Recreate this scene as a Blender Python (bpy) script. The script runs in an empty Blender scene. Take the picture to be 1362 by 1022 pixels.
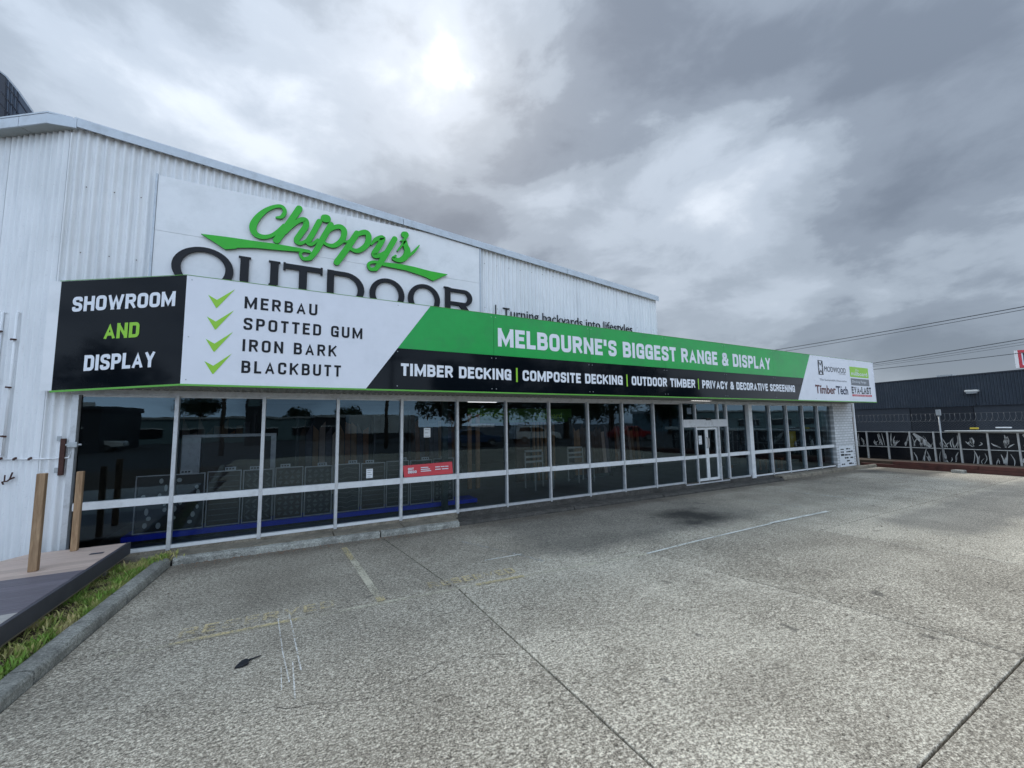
import bpy, math, random
from math import sin, cos, pi, radians
from mathutils import Vector, Matrix
random.seed(7)
scene = bpy.context.scene
COL = scene.collection

# ------------------------------------------------------------------ camera
cam = bpy.data.cameras.new('camera')
cam.sensor_width = 36.0
cam.lens = 36.0 * 540 / 1362
cam.clip_end = 3000
camo = bpy.data.objects.new('camera', cam)
COL.objects.link(camo)
def basis(yaw, pitch, roll):
    f = Vector((sin(yaw) * cos(pitch), cos(yaw) * cos(pitch), sin(pitch)))
    r = Vector((cos(yaw), -sin(yaw), 0))
    u = r.cross(f)
    c, s = cos(roll), sin(roll)
    return c * r + s * u, -s * r + c * u, f
R_, U_, F_ = basis(radians(28.72), radians(5.59), radians(-0.92))
camo.matrix_world = Matrix(((R_.x, U_.x, -F_.x, 0), (R_.y, U_.y, -F_.y, 0), (R_.z, U_.z, -F_.z, 1.65), (0, 0, 0, 1)))
scene.camera = camo

# ------------------------------------------------------------------ sky, sun, exposure
SUN_EL, SUN_AZ = radians(43.2), radians(19.1)      # azimuth measured from +Y towards +X
sd = Vector((sin(SUN_AZ) * cos(SUN_EL), cos(SUN_AZ) * cos(SUN_EL), sin(SUN_EL)))
world = bpy.data.worlds.new('World')
scene.world = world
world.use_nodes = True
nt = world.node_tree
nt.nodes.clear()
def N(nt, typ, **kw):
    n = nt.nodes.new(typ)
    for k, v in kw.items():
        setattr(n, k, v)
    return n
def mth(nt, op, a, b=None, c=None, clamp=False):
    n = nt.nodes.new('ShaderNodeMath')
    n.operation = op
    n.use_clamp = clamp
    for i, v in enumerate((a, b, c)):
        if v is None:
            continue
        if isinstance(v, (int, float)):
            n.inputs[i].default_value = v
        else:
            nt.links.new(v, n.inputs[i])
    return n.outputs[0]
def ramp(nt, fac, stops, interp='LINEAR'):
    n = nt.nodes.new('ShaderNodeValToRGB')
    n.color_ramp.interpolation = interp
    e = n.color_ramp.elements
    while len(e) < len(stops):
        e.new(0.5)
    for i, (p, c) in enumerate(stops):
        e[i].position = p
        e[i].color = c if len(c) == 4 else (*c, 1)
    nt.links.new(fac, n.inputs[0])
    return n.outputs[0]
def mixc(nt, fac, a, b, mode='MIX'):
    n = nt.nodes.new('ShaderNodeMix')
    n.data_type = 'RGBA'
    n.blend_type = mode
    for sock, v in ((n.inputs[0], fac), (n.inputs[6], a), (n.inputs[7], b)):
        if isinstance(v, (int, float)):
            sock.default_value = v
        elif isinstance(v, tuple):
            sock.default_value = v if len(v) == 4 else (*v, 1)
        else:
            nt.links.new(v, sock)
    return n.outputs[2]
def noise(nt, vec, scale, detail=4, rough=0.5, dist=0.0, out=0):
    n = nt.nodes.new('ShaderNodeTexNoise')
    n.inputs['Scale'].default_value = scale
    n.inputs['Detail'].default_value = detail
    n.inputs['Roughness'].default_value = rough
    n.inputs['Distortion'].default_value = dist
    if vec is not None:
        nt.links.new(vec, n.inputs['Vector'])
    return n.outputs[out]
def mapping(nt, vec, scale=(1, 1, 1), loc=(0, 0, 0), rot=(0, 0, 0)):
    n = nt.nodes.new('ShaderNodeMapping')
    n.inputs['Scale'].default_value = scale
    n.inputs['Location'].default_value = loc
    n.inputs['Rotation'].default_value = rot
    nt.links.new(vec, n.inputs['Vector'])
    return n.outputs[0]

sky = N(nt, 'ShaderNodeTexSky', sky_type='NISHITA', sun_disc=False)
sky.sun_elevation = SUN_EL
sky.sun_rotation = SUN_AZ
bg1 = N(nt, 'ShaderNodeBackground')
bg1.inputs[1].default_value = 0.06
nt.links.new(sky.outputs[0], bg1.inputs[0])
tc = N(nt, 'ShaderNodeTexCoord')
dirv = tc.outputs['Generated']
sep = N(nt, 'ShaderNodeSeparateXYZ')
nt.links.new(dirv, sep.inputs[0])
zz = mth(nt, 'MAXIMUM', sep.outputs[2], 0.0)
den = mth(nt, 'ADD', zz, 0.38)
cx = mth(nt, 'DIVIDE', sep.outputs[0], den)
cy = mth(nt, 'DIVIDE', sep.outputs[1], den)
cmb = N(nt, 'ShaderNodeCombineXYZ')
nt.links.new(cx, cmb.inputs[0])
nt.links.new(cy, cmb.inputs[1])
cmb.inputs[2].default_value = 3.7
p0 = mapping(nt, cmb.outputs[0], (1, 1, 1), (12.7, 9.9, 0), (0, 0, 0.5))
pd = mapping(nt, dirv, (1.0, 1.0, 1.9), (12.7, 9.9, 0.3), (0, 0, 0.2))
big = noise(nt, pd, 1.75, 2, 0.45, 0.25)
mid = noise(nt, pd, 4.2, 8, 0.56, 0.25)
fine = noise(nt, p0, 2.6, 7, 0.6, 0.2)
cl = mth(nt, 'ADD', mth(nt, 'MULTIPLY', big, 0.56), mth(nt, 'ADD', mth(nt, 'MULTIPLY', mid, 0.29), mth(nt, 'MULTIPLY', fine, 0.15)))
ccol = ramp(nt, cl, [(0.38, (0.072, 0.085, 0.105)), (0.46, (0.103, 0.120, 0.144)), (0.50, (0.146, 0.168, 0.196)), (0.56, (0.198, 0.224, 0.258)), (0.66, (0.30, 0.325, 0.358))], 'EASE')
# overcast gradient: brighter towards the zenith as a real cloud deck is
grad = mth(nt, 'ADD', mth(nt, 'MULTIPLY', mth(nt, 'POWER', mth(nt, 'SUBTRACT', 1.0, zz), 9.0), 0.62), mth(nt, 'ADD', 0.86, mth(nt, 'MULTIPLY', zz, 0.62)))
ccol = mixc(nt, 1.0, ccol, grad, 'MULTIPLY')
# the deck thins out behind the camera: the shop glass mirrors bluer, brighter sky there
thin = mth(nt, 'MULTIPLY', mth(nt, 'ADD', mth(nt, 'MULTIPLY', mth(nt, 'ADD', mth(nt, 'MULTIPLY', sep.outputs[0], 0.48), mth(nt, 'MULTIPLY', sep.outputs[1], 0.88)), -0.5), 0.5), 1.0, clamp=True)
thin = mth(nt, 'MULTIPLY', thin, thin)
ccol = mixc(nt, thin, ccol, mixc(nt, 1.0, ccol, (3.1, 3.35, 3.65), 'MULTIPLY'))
# glow of the sun behind the cloud, torn by the cloud texture
dp = N(nt, 'ShaderNodeVectorMath', operation='DOT_PRODUCT')
wob = N(nt, 'ShaderNodeVectorMath', operation='ADD')
nz = N(nt, 'ShaderNodeTexNoise')
nz.inputs['Scale'].default_value = 9.0
nz.inputs['Detail'].default_value = 5
nt.links.new(dirv, nz.inputs['Vector'])
sub = N(nt, 'ShaderNodeVectorMath', operation='SUBTRACT')
nt.links.new(nz.outputs[1], sub.inputs[0])
sub.inputs[1].default_value = (0.5, 0.5, 0.5)
scl = N(nt, 'ShaderNodeVectorMath', operation='MULTIPLY')
nt.links.new(sub.outputs[0], scl.inputs[0])
scl.inputs[1].default_value = (0.24, 0.24, 0.24)
nt.links.new(dirv, wob.inputs[0])
nt.links.new(scl.outputs[0], wob.inputs[1])
nrm = N(nt, 'ShaderNodeVectorMath', operation='NORMALIZE')
nt.links.new(wob.outputs[0], nrm.inputs[0])
nt.links.new(nrm.outputs[0], dp.inputs[0])
dp.inputs[1].default_value = sd
dd = mth(nt, 'MAXIMUM', dp.outputs['Value'], 0.0)
g1 = mth(nt, 'MULTIPLY', mth(nt, 'POWER', dd, 2100.0), 1.1)
g2 = mth(nt, 'MULTIPLY', mth(nt, 'POWER', dd, 120.0), 0.07)
glow = mth(nt, 'ADD', g1, g2)
gl = mixc(nt, 1.0, (1.0, 0.99, 0.96), glow, 'MULTIPLY')
ccol = mixc(nt, 1.0, ccol, gl, 'ADD')
# the ground side of the dome
below = mth(nt, 'LESS_THAN', sep.outputs[2], -0.01)
ccol = mixc(nt, below, ccol, (0.16, 0.16, 0.16))
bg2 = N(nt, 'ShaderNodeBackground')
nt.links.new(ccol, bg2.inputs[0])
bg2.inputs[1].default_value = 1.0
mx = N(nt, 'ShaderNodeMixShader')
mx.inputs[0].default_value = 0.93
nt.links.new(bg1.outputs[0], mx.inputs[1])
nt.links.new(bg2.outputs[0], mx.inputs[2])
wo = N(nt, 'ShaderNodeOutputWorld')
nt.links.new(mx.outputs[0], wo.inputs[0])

sl = bpy.data.lights.new('sun', 'SUN')
sl.energy = 0.95
sl.angle = radians(30)
sl.color = (1.0, 0.95, 0.87)
so = bpy.data.objects.new('sun', sl)
COL.objects.link(so)
so.location = (0, 0, 30)
so.rotation_euler = (-sd).to_track_quat('-Z', 'Y').to_euler()
vs = scene.view_settings
vs.view_transform = 'Standard'
vs.look = 'None'
vs.gamma = 1.0
vs.use_curve_mapping = False
vs.exposure = 1.27
try:
    scene.cycles.use_denoising = True
    scene.cycles.max_bounces = 8
    scene.cycles.transparent_max_bounces = 16
except Exception:
    pass

# ------------------------------------------------------------------ materials
MATS = {}
def newmat(name):
    m = bpy.data.materials.new(name)
    m.use_nodes = True
    MATS[name] = m
    t = m.node_tree
    b = t.nodes['Principled BSDF']
    return m, t, b
def geo_pos(t):
    return t.nodes.new('ShaderNodeNewGeometry').outputs['Position']
def bump(t, b, h, strength=0.3, dist=0.01):
    n = t.nodes.new('ShaderNodeBump')
    n.inputs['Strength'].default_value = strength
    n.inputs['Distance'].default_value = dist
    t.links.new(h, n.inputs['Height'])
    t.links.new(n.outputs[0], b.inputs['Normal'])
def mat(name, col, rough=0.6, metal=0.0, var=0.12, vscale=3.0, bmp=0.0, bscale=60.0, spec=0.5, dirt=None):
    """plain paint / plastic / metal with mottling, wear and fine relief"""
    m, t, b = newmat(name)
    pos = geo_pos(t)
    n1 = noise(t, pos, vscale, 5, 0.6)
    n2 = noise(t, pos, vscale * 9, 3, 0.6)
    f = mth(t, 'ADD', mth(t, 'MULTIPLY', n1, 0.65), mth(t, 'MULTIPLY', n2, 0.35))
    lo = tuple(c * (1 - var) for c in col)
    hi = tuple(min(1, c * (1 + var)) for c in col)
    c = ramp(t, f, [(0.3, lo), (0.7, hi)])
    if dirt:
        dn = noise(t, pos, vscale * 2.3, 6, 0.65)
        c = mixc(t, ramp(t, dn, [(0.5, (0, 0, 0)), (0.72, (dirt[1],) * 3)]), c, dirt[0])
    t.links.new(c, b.inputs['Base Color'])
    b.inputs['Roughness'].default_value = rough
    b.inputs['Metallic'].default_value = metal
    b.inputs['Specular IOR Level'].default_value = spec
    if bmp:
        bump(t, b, noise(t, pos, bscale, 4, 0.6), bmp, 0.004)
    return m
# white painted corrugated iron: streaks run down the sheet, grime collects low down
m, t, b = newmat('white_iron')
pos = geo_pos(t)
st = noise(t, mapping(t, pos, (9, 9, 0.45)), 2.0, 5, 0.65)
sp = noise(t, pos, 48, 3, 0.6)
blo = noise(t, pos, 0.9, 4, 0.6)
c = ramp(t, st, [(0.3, (0.72, 0.735, 0.75)), (0.5, (0.84, 0.85, 0.855)), (0.75, (0.88, 0.885, 0.89))])
run = noise(t, mapping(t, pos, (16, 16, 0.9), (5, 2, 1)), 1.3, 4, 0.6)
c = mixc(t, ramp(t, run, [(0.64, (0, 0, 0)), (0.78, (0.4, 0.4, 0.4))]), c, (0.40, 0.33, 0.27))
c = mixc(t, ramp(t, sp, [(0.60, (0, 0, 0)), (0.74, (0.28, 0.28, 0.28))]), c, (0.42, 0.46, 0.50))
c = mixc(t, ramp(t, blo, [(0.5, (0, 0, 0)), (0.8, (0.3, 0.3, 0.3))]), c, (0.52, 0.54, 0.53))
t.links.new(c, b.inputs['Base Color'])
b.inputs['Roughness'].default_value = 0.45
bump(t, b, sp, 0.12, 0.004)
mat('white_panel', (0.84, 0.845, 0.85), 0.4, var=0.05, vscale=1.2, bmp=0.06, bscale=5, dirt=((0.58, 0.60, 0.6), 0.35))
mat('white_trim', (0.74, 0.75, 0.75), 0.4, var=0.08, vscale=4, dirt=((0.4, 0.4, 0.38), 0.35))
mat('aluminium', (0.62, 0.63, 0.64), 0.38, 0.35, var=0.1, vscale=5, dirt=((0.3, 0.3, 0.29), 0.5))
mat('aluminium_dark', (0.035, 0.035, 0.04), 0.4, 0.2)
mat('flashing', (0.55, 0.60, 0.65), 0.45, 0.1, var=0.08, vscale=2.5, dirt=((0.33, 0.35, 0.36), 0.5))
mat('soffit_paint', (0.34, 0.34, 0.31), 0.7, var=0.15, vscale=6, dirt=((0.13, 0.12, 0.10), 0.7))
mat('eave_lining', (0.42, 0.45, 0.44), 0.7, var=0.12, vscale=3)
mat('sign_black', (0.004, 0.006, 0.009), 0.06, var=0.2, vscale=1.5, bmp=0.10, bscale=1.1, spec=0.14)
mat('sign_green', (0.0, 0.36, 0.055), 0.28, var=0.12, vscale=0.9, bmp=0.12, bscale=1.1, dirt=((0.03, 0.22, 0.07), 0.5))
mat('sign_white', (0.78, 0.79, 0.84), 0.32, var=0.04, vscale=1.0, bmp=0.015, bscale=1.5, dirt=((0.6, 0.62, 0.66), 0.3))
mat('lime', (0.30, 0.62, 0.03), 0.4, var=0.06)
mat('lime_trim', (0.13, 0.42, 0.05), 0.35, var=0.1)
mat('letter_white', (0.80, 0.82, 0.86), 0.45, var=0.04)
mat('letter_black', (0.005, 0.006, 0.010), 0.45, var=0.15, spec=0.3)
mat('script_green', (0.02, 0.47, 0.008), 0.38, var=0.1, vscale=6)
mat('script_side', (0.012, 0.11, 0.006), 0.5, var=0.15)
mat('rust_brown', (0.075, 0.032, 0.025), 0.75, 0.2, var=0.35, vscale=20, bmp=0.4, bscale=150)
mat('galvanised', (0.42, 0.44, 0.45), 0.45, 0.6, var=0.2, vscale=14)
mat('blue_paint', (0.008, 0.045, 0.85), 0.5)
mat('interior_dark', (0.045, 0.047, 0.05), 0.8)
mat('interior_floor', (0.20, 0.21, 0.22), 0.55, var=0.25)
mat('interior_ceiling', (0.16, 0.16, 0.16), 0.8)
mat('screen_black', (0.022, 0.022, 0.024), 0.5, var=0.2)
mat('screen_brown', (0.05, 0.032, 0.024), 0.5, var=0.2)
mat('screen_cut', (0.15, 0.155, 0.16), 0.5, var=0.3)
mat('screen_hole', (0.62, 0.66, 0.62), 0.6)  # pale colour stands in for light showing through the holes
mat('red_card', (0.62, 0.05, 0.065), 0.45, var=0.06)
mat('banner_green', (0.035, 0.15, 0.01), 0.6)
mat('paper', (0.75, 0.77, 0.78), 0.6, var=0.03)
mat('print_grey', (0.22, 0.23, 0.24), 0.6)
mat('timber_orange', (0.30, 0.12, 0.04), 0.5, var=0.3, vscale=8)
mat('timber_batten', (0.34, 0.20, 0.10), 0.6, var=0.25, vscale=8)
mat('brown_wall', (0.09, 0.045, 0.025), 0.6, var=0.3, vscale=6)
mat('dark_green_post', (0.02, 0.045, 0.045), 0.5)
mat('cladding_dark', (0.030, 0.042, 0.058), 0.5, var=0.14, vscale=1.2, dirt=((0.08, 0.09, 0.10), 0.3))
mat('cladding_base', (0.030, 0.037, 0.048), 0.65, var=0.18, vscale=1.2)
mat('door_dark', (0.010, 0.014, 0.022), 0.5, var=0.2)
mat('brick_brown', (0.13, 0.065, 0.045), 0.8, var=0.25, vscale=9)
mat('sleeper', (0.075, 0.022, 0.015), 0.6, var=0.4, vscale=7, bmp=0.3, bscale=40)
mat('fence_black', (0.006, 0.007, 0.010), 0.25, var=0.2)
mat('fence_white', (0.46, 0.46, 0.44), 0.5, var=0.3, vscale=9)
mat('beam_white', (0.66, 0.66, 0.62), 0.5, var=0.12)
mat('fence_steel', (0.38, 0.40, 0.41), 0.45, 0.4, var=0.2)
mat('wire', (0.10, 0.11, 0.12), 0.5, 0.5)
mat('red_frame', (0.55, 0.012, 0.03), 0.4)
mat('yellow_plastic', (0.55, 0.42, 0.04), 0.5)
mat('rubber', (0.02, 0.02, 0.02), 0.8)
mat('car_glass', (0.02, 0.025, 0.03), 0.08)
mat('car_white', (0.75, 0.76, 0.77), 0.25)
mat('car_red', (0.30, 0.015, 0.02), 0.25)
mat('car_blue', (0.03, 0.07, 0.16), 0.25)
mat('chrome', (0.6, 0.6, 0.6), 0.2, 0.9)
mat('pole_wood', (0.11, 0.085, 0.065), 0.85, var=0.3, vscale=8)
mat('bark', (0.09, 0.065, 0.045), 0.9, var=0.3, vscale=8, bmp=0.5, bscale=30)
mat('leaf_dark', (0.028, 0.055, 0.022), 0.6, var=0.35, vscale=2)
mat('leaf_grey', (0.045, 0.07, 0.035), 0.6, var=0.35, vscale=2)
mat('factory_wall', (0.16, 0.24, 0.26), 0.7, var=0.12, vscale=0.6)
mat('factory_roof', (0.42, 0.43, 0.43), 0.6, var=0.12, vscale=0.6)
mat('shop_dark', (0.035, 0.04, 0.05), 0.6)
mat('tower_glass', (0.045, 0.065, 0.10), 0.16, var=0.2, vscale=0.3)
mat('tower_glass_dark', (0.010, 0.014, 0.028), 0.2)
mat('tower_edge', (0.35, 0.38, 0.42), 0.4, 0.4)
mat('scrap', (0.012, 0.014, 0.020), 0.5, var=0.3)
mat('soil', (0.085, 0.06, 0.04), 0.95, var=0.45, vscale=9, bmp=0.9, bscale=45)
mat('road', (0.055, 0.055, 0.057), 0.85, var=0.25, vscale=1.2, bmp=0.4, bscale=90)
mat('deck_tan', (0.47, 0.365, 0.30), 0.65, var=0.12, vscale=5)
mat('deck_side', (0.062, 0.062, 0.075), 0.6, var=0.2, vscale=6)
mat('deck_beige', (0.30, 0.25, 0.19), 0.7, var=0.2, vscale=6)
def grain(name, dark, light, sc, rough=0.6, axis=(1, 1, 1)):
    m, t, b = newmat(name)
    pos = geo_pos(t)
    oi = t.nodes.new('ShaderNodeObjectInfo').outputs['Random']
    off = t.nodes.new('ShaderNodeVectorMath')
    off.operation = 'ADD'
    cb = t.nodes.new('ShaderNodeCombineXYZ')
    t.links.new(mth(t, 'MULTIPLY', oi, 40), cb.inputs[0])
    t.links.new(mth(t, 'MULTIPLY', oi, 17), cb.inputs[2])
    t.links.new(pos, off.inputs[0])
    t.links.new(cb.outputs[0], off.inputs[1])
    mp = mapping(t, off.outputs[0], axis)
    w = noise(t, mp, sc, 6, 0.65, 0.6)
    f2 = noise(t, mp, sc * 5, 4, 0.6)
    k = mth(t, 'ADD', mth(t, 'MULTIPLY', w, 0.7), mth(t, 'MULTIPLY', f2, 0.3))
    c = ramp(t, k, [(0.32, dark), (0.52, tuple((a + b_) / 2 for a, b_ in zip(dark, light))), (0.68, light)])
    tint = ramp(t, oi, [(0, (0.86, 0.86, 0.86)), (1, (1.1, 1.1, 1.1))])
    c = mixc(t, 1.0, c, tint, 'MULTIPLY')
    t.links.new(c, b.inputs['Base Color'])
    b.inputs['Roughness'].default_value = rough
    bump(t, b, k, 0.35, 0.003)
grain('post_timber', (0.19, 0.105, 0.05), (0.56, 0.375, 0.22), 2.2, 0.75, (10, 10, 0.9))
grain('board_tan', (0.50, 0.375, 0.31), (0.66, 0.52, 0.44), 3.0, 0.65, (0.8, 12, 6))
grain('board_grey', (0.105, 0.092, 0.112), (0.20, 0.18, 0.205), 3.0, 0.6, (0.8, 12, 6))
grain('board_light', (0.42, 0.39, 0.36), (0.56, 0.53, 0.50), 3.0, 0.6, (0.8, 12, 6))
# concrete: broom-finished exposed aggregate, pale and dark flecks, soft stains, oil
def concrete(name, lo, midc, hi, fleck, stains=True, fs=1.0):
    m, t, b = newmat(name)
    pos = geo_pos(t)
    oi = t.nodes.new('ShaderNodeObjectInfo').outputs['Random']
    fl = noise(t, mapping(t, pos, (1, 1, 1), (0, 0, 0), (0, 0, 0.5)), 82 * fs, 4, 0.8, 0.4)
    f2 = noise(t, mapping(t, pos, (1.0, 2.1, 1), (3, 1, 0), (0, 0, 0.35)), 30 * fs, 4, 0.7, 0.4)
    f3 = noise(t, pos, 110 * fs, 2, 0.6)
    bl = noise(t, pos, 1.1, 6, 0.62, 0.4)
    bl2 = noise(t, mapping(t, pos, (0.6, 2.4, 1)), 0.8, 5, 0.6, 0.6)
    k = mth(t, 'ADD', mth(t, 'MULTIPLY', fl, 0.50), mth(t, 'ADD', mth(t, 'MULTIPLY', f2, 0.33), mth(t, 'MULTIPLY', f3, 0.17)))
    k = mth(t, 'ADD', k, mth(t, 'MULTIPLY', mth(t, 'SUBTRACT', bl, 0.5), 0.10))
    k = mth(t, 'ADD', k, mth(t, 'MULTIPLY', mth(t, 'SUBTRACT', oi, 0.5), 0.02))
    c = ramp(t, k, [(0.5 - fleck * 1.25, lo), (0.5, midc), (0.5 + fleck, hi)])
    d = ramp(t, bl2 if stains else noise(t, pos, 5.5, 5, 0.65), [(0.42, (0, 0, 0)), (0.70, ((0.24,) * 3 if stains else (0.70,) * 3))])
    c = mixc(t, d, c, tuple(x * (0.5 if stains else 0.3) for x in midc))
    drip = noise(t, pos, 3.3, 2, 0.5, 0.2)
    c = mixc(t, ramp(t, drip, [(0.71, (0, 0, 0)), (0.76, (0.55, 0.55, 0.55))]), c, (0.05, 0.045, 0.04))
    if stains:
        sx = t.nodes.new('ShaderNodeSeparateXYZ')
        t.links.new(pos, sx.inputs[0])
        X, Y = sx.outputs[0], sx.outputs[1]
        wv = mth(t, 'MULTIPLY', mth(t, 'SUBTRACT', noise(t, pos, 1.6, 5, 0.65), 0.5), 1.5)
        # tyre-worn, wet bay area by the shop front
        def box(x0, x1, y0, y1, soft):
            a = mth(t, 'MULTIPLY', mth(t, 'SUBTRACT', mth(t, 'ADD', X, wv), x0), 1 / soft, clamp=True)
            b1 = mth(t, 'MULTIPLY', mth(t, 'SUBTRACT', x1, mth(t, 'ADD', X, wv)), 1 / soft, clamp=True)
            c1 = mth(t, 'MULTIPLY', mth(t, 'SUBTRACT', mth(t, 'ADD', Y, mth(t, 'MULTIPLY', wv, 0.4)), y0), 1 / (soft * 0.5), clamp=True)
            d1 = mth(t, 'MULTIPLY', mth(t, 'SUBTRACT', y1, mth(t, 'ADD', Y, mth(t, 'MULTIPLY', wv, 0.4))), 1 / (soft * 0.5), clamp=True)
            return mth(t, 'MULTIPLY', mth(t, 'MULTIPLY', a, b1), mth(t, 'MULTIPLY', c1, d1))
        c = mixc(t, mth(t, 'MULTIPLY', box(-1.6, 14, 4.15, 9, 0.8), 0.28), c, (0.075, 0.070, 0.058))
        c = mixc(t, mth(t, 'MULTIPLY', box(2.6, 7.9, 4.15, 9, 0.7), 0.42), c, (0.055, 0.058, 0.058))
        c = mixc(t, mth(t, 'MULTIPLY', box(5.6, 7.1, 4.35, 5.6, 0.6), 0.85), c, (0.012, 0.013, 0.013))
        c = mixc(t, mth(t, 'MULTIPLY', box(8.2, 40, 1.9, 3.3, 0.5), 0.42), c, (0.085, 0.09, 0.09))
        c = mixc(t, mth(t, 'MULTIPLY', box(15.9, 18.6, 4.6, 6.6, 0.7), 0.75), c, (0.03, 0.03, 0.026))
        c = mixc(t, mth(t, 'MULTIPLY', box(-1.4, 17, 6.05, 9, 0.5), 0.45), c, (0.07, 0.048, 0.032))
    t.links.new(c, b.inputs['Base Color'])
    b.inputs['Roughness'].default_value = 0.82
    b.inputs['Specular IOR Level'].default_value = 0.35
    bump(t, b, k, 0.55, 0.006)
concrete('concrete', (0.045, 0.036, 0.028), (0.365, 0.320, 0.250), (0.88, 0.81, 0.66), 0.084)
concrete('kerb_concrete', (0.08, 0.08, 0.07), (0.36, 0.355, 0.315), (0.66, 0.65, 0.57), 0.12, False)
concrete('path_dark', (0.03, 0.03, 0.028), (0.085, 0.078, 0.068), (0.17, 0.16, 0.145), 0.14, False)
concrete('path_concrete', (0.10, 0.085, 0.06), (0.27, 0.235, 0.18), (0.42, 0.38, 0.31), 0.15, False)
mat('joint_dark', (0.022, 0.021, 0.019), 0.95)
def paint(name, col, wear):
    m, t, b = newmat(name)
    pos = geo_pos(t)
    n1 = noise(t, pos, 46, 4, 0.8)
    n2 = noise(t, pos, 3.0, 5, 0.6)
    k = mth(t, 'ADD', mth(t, 'MULTIPLY', n1, 0.6), mth(t, 'MULTIPLY', n2, 0.4))
    a = ramp(t, k, [(wear - 0.05, (0, 0, 0)), (wear + 0.05, (1, 1, 1))])
    b.inputs['Base Color'].default_value = (*col, 1)
    b.inputs['Roughness'].default_value = 0.7
    t.links.new(a, b.inputs['Alpha'])
paint('paint_yellow', (0.60, 0.49, 0.27), 0.512)
paint('paint_pale', (0.60, 0.55, 0.42), 0.485)
paint('paint_white', (0.78, 0.78, 0.72), 0.44)
paint('scrape', (0.72, 0.71, 0.66), 0.50)
paint('paint_faint', (0.55, 0.55, 0.52), 0.53)
# tinted glass: mirror reflection by Fresnel over a darkened view through
def glass(name, tint, ior, wob):
    m = bpy.data.materials.new(name)
    m.use_nodes = True
    MATS[name] = m
    t = m.node_tree
    t.nodes.clear()
    pos = geo_pos(t)
    bp = t.nodes.new('ShaderNodeBump')
    bp.inputs['Strength'].default_value = wob
    bp.inputs['Distance'].default_value = 0.02
    t.links.new(noise(t, pos, 1.6, 2, 0.5), bp.inputs['Height'])
    gl = t.nodes.new('ShaderNodeBsdfGlossy')
    gl.inputs['Roughness'].default_value = 0.004
    gl.inputs['Color'].default_value = (0.62, 0.86, 1.0, 1)
    t.links.new(bp.outputs[0], gl.inputs['Normal'])
    tr = t.nodes.new('ShaderNodeBsdfTransparent')
    tr.inputs['Color'].default_value = (*tint, 1)
    fr = t.nodes.new('ShaderNodeFresnel')
    fr.inputs['IOR'].default_value = ior
    ms = t.nodes.new('ShaderNodeMixShader')
    t.links.new(fr.outputs[0], ms.inputs[0])
    t.links.new(tr.outputs[0], ms.inputs[1])
    t.links.new(gl.outputs[0], ms.inputs[2])
    o = t.nodes.new('ShaderNodeOutputMaterial')
    t.links.new(ms.outputs[0], o.inputs[0])
glass('shop_glass', (0.60, 0.64, 0.67), 1.66, 0.05)
m, t, b = newmat('strip_light')
b.inputs['Base Color'].default_value = (0.8, 0.8, 0.8, 1)
b.inputs['Emission Color'].default_value = (1, 0.98, 0.94, 1)
b.inputs['Emission Strength'].default_value = 1.0
# painted brick
m, t, b = newmat('painted_brick')
pos = geo_pos(t)
br = t.nodes.new('ShaderNodeTexBrick')
br.inputs['Scale'].default_value = 1.0
br.inputs['Brick Width'].default_value = 0.24
br.inputs['Row Height'].default_value = 0.086
br.inputs['Mortar Size'].default_value = 0.012
br.inputs['Color1'].default_value = (0.72, 0.73, 0.74, 1)
br.inputs['Color2'].default_value = (0.62, 0.63, 0.64, 1)
br.inputs['Mortar'].default_value = (0.42, 0.43, 0.43, 1)
t.links.new(mapping(t, pos, (1, 1, 1), (0, 0, 0), (radians(90), 0, 0)), br.inputs['Vector'])
t.links.new(mixc(t, ramp(t, noise(t, pos, 4, 5, 0.6), [(0.45, (0, 0, 0)), (0.8, (0.5, 0.5, 0.5))]), br.outputs[0], (0.45, 0.46, 0.45)), b.inputs['Base Color'])
b.inputs['Roughness'].default_value = 0.7
bump(t, b, br.outputs[0], 0.5, 0.01)
# grass blades
m, t, b = newmat('grass_blade')
pos = geo_pos(t)
c = ramp(t, noise(t, pos, 5.5, 4, 0.6), [(0.38, (0.60, 0.50, 0.26)), (0.48, (0.46, 0.46, 0.15)), (0.58, (0.22, 0.36, 0.06)), (0.75, (0.26, 0.45, 0.07))])
t.links.new(c, b.inputs['Base Color'])
b.inputs['Roughness'].default_value = 0.6

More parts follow.
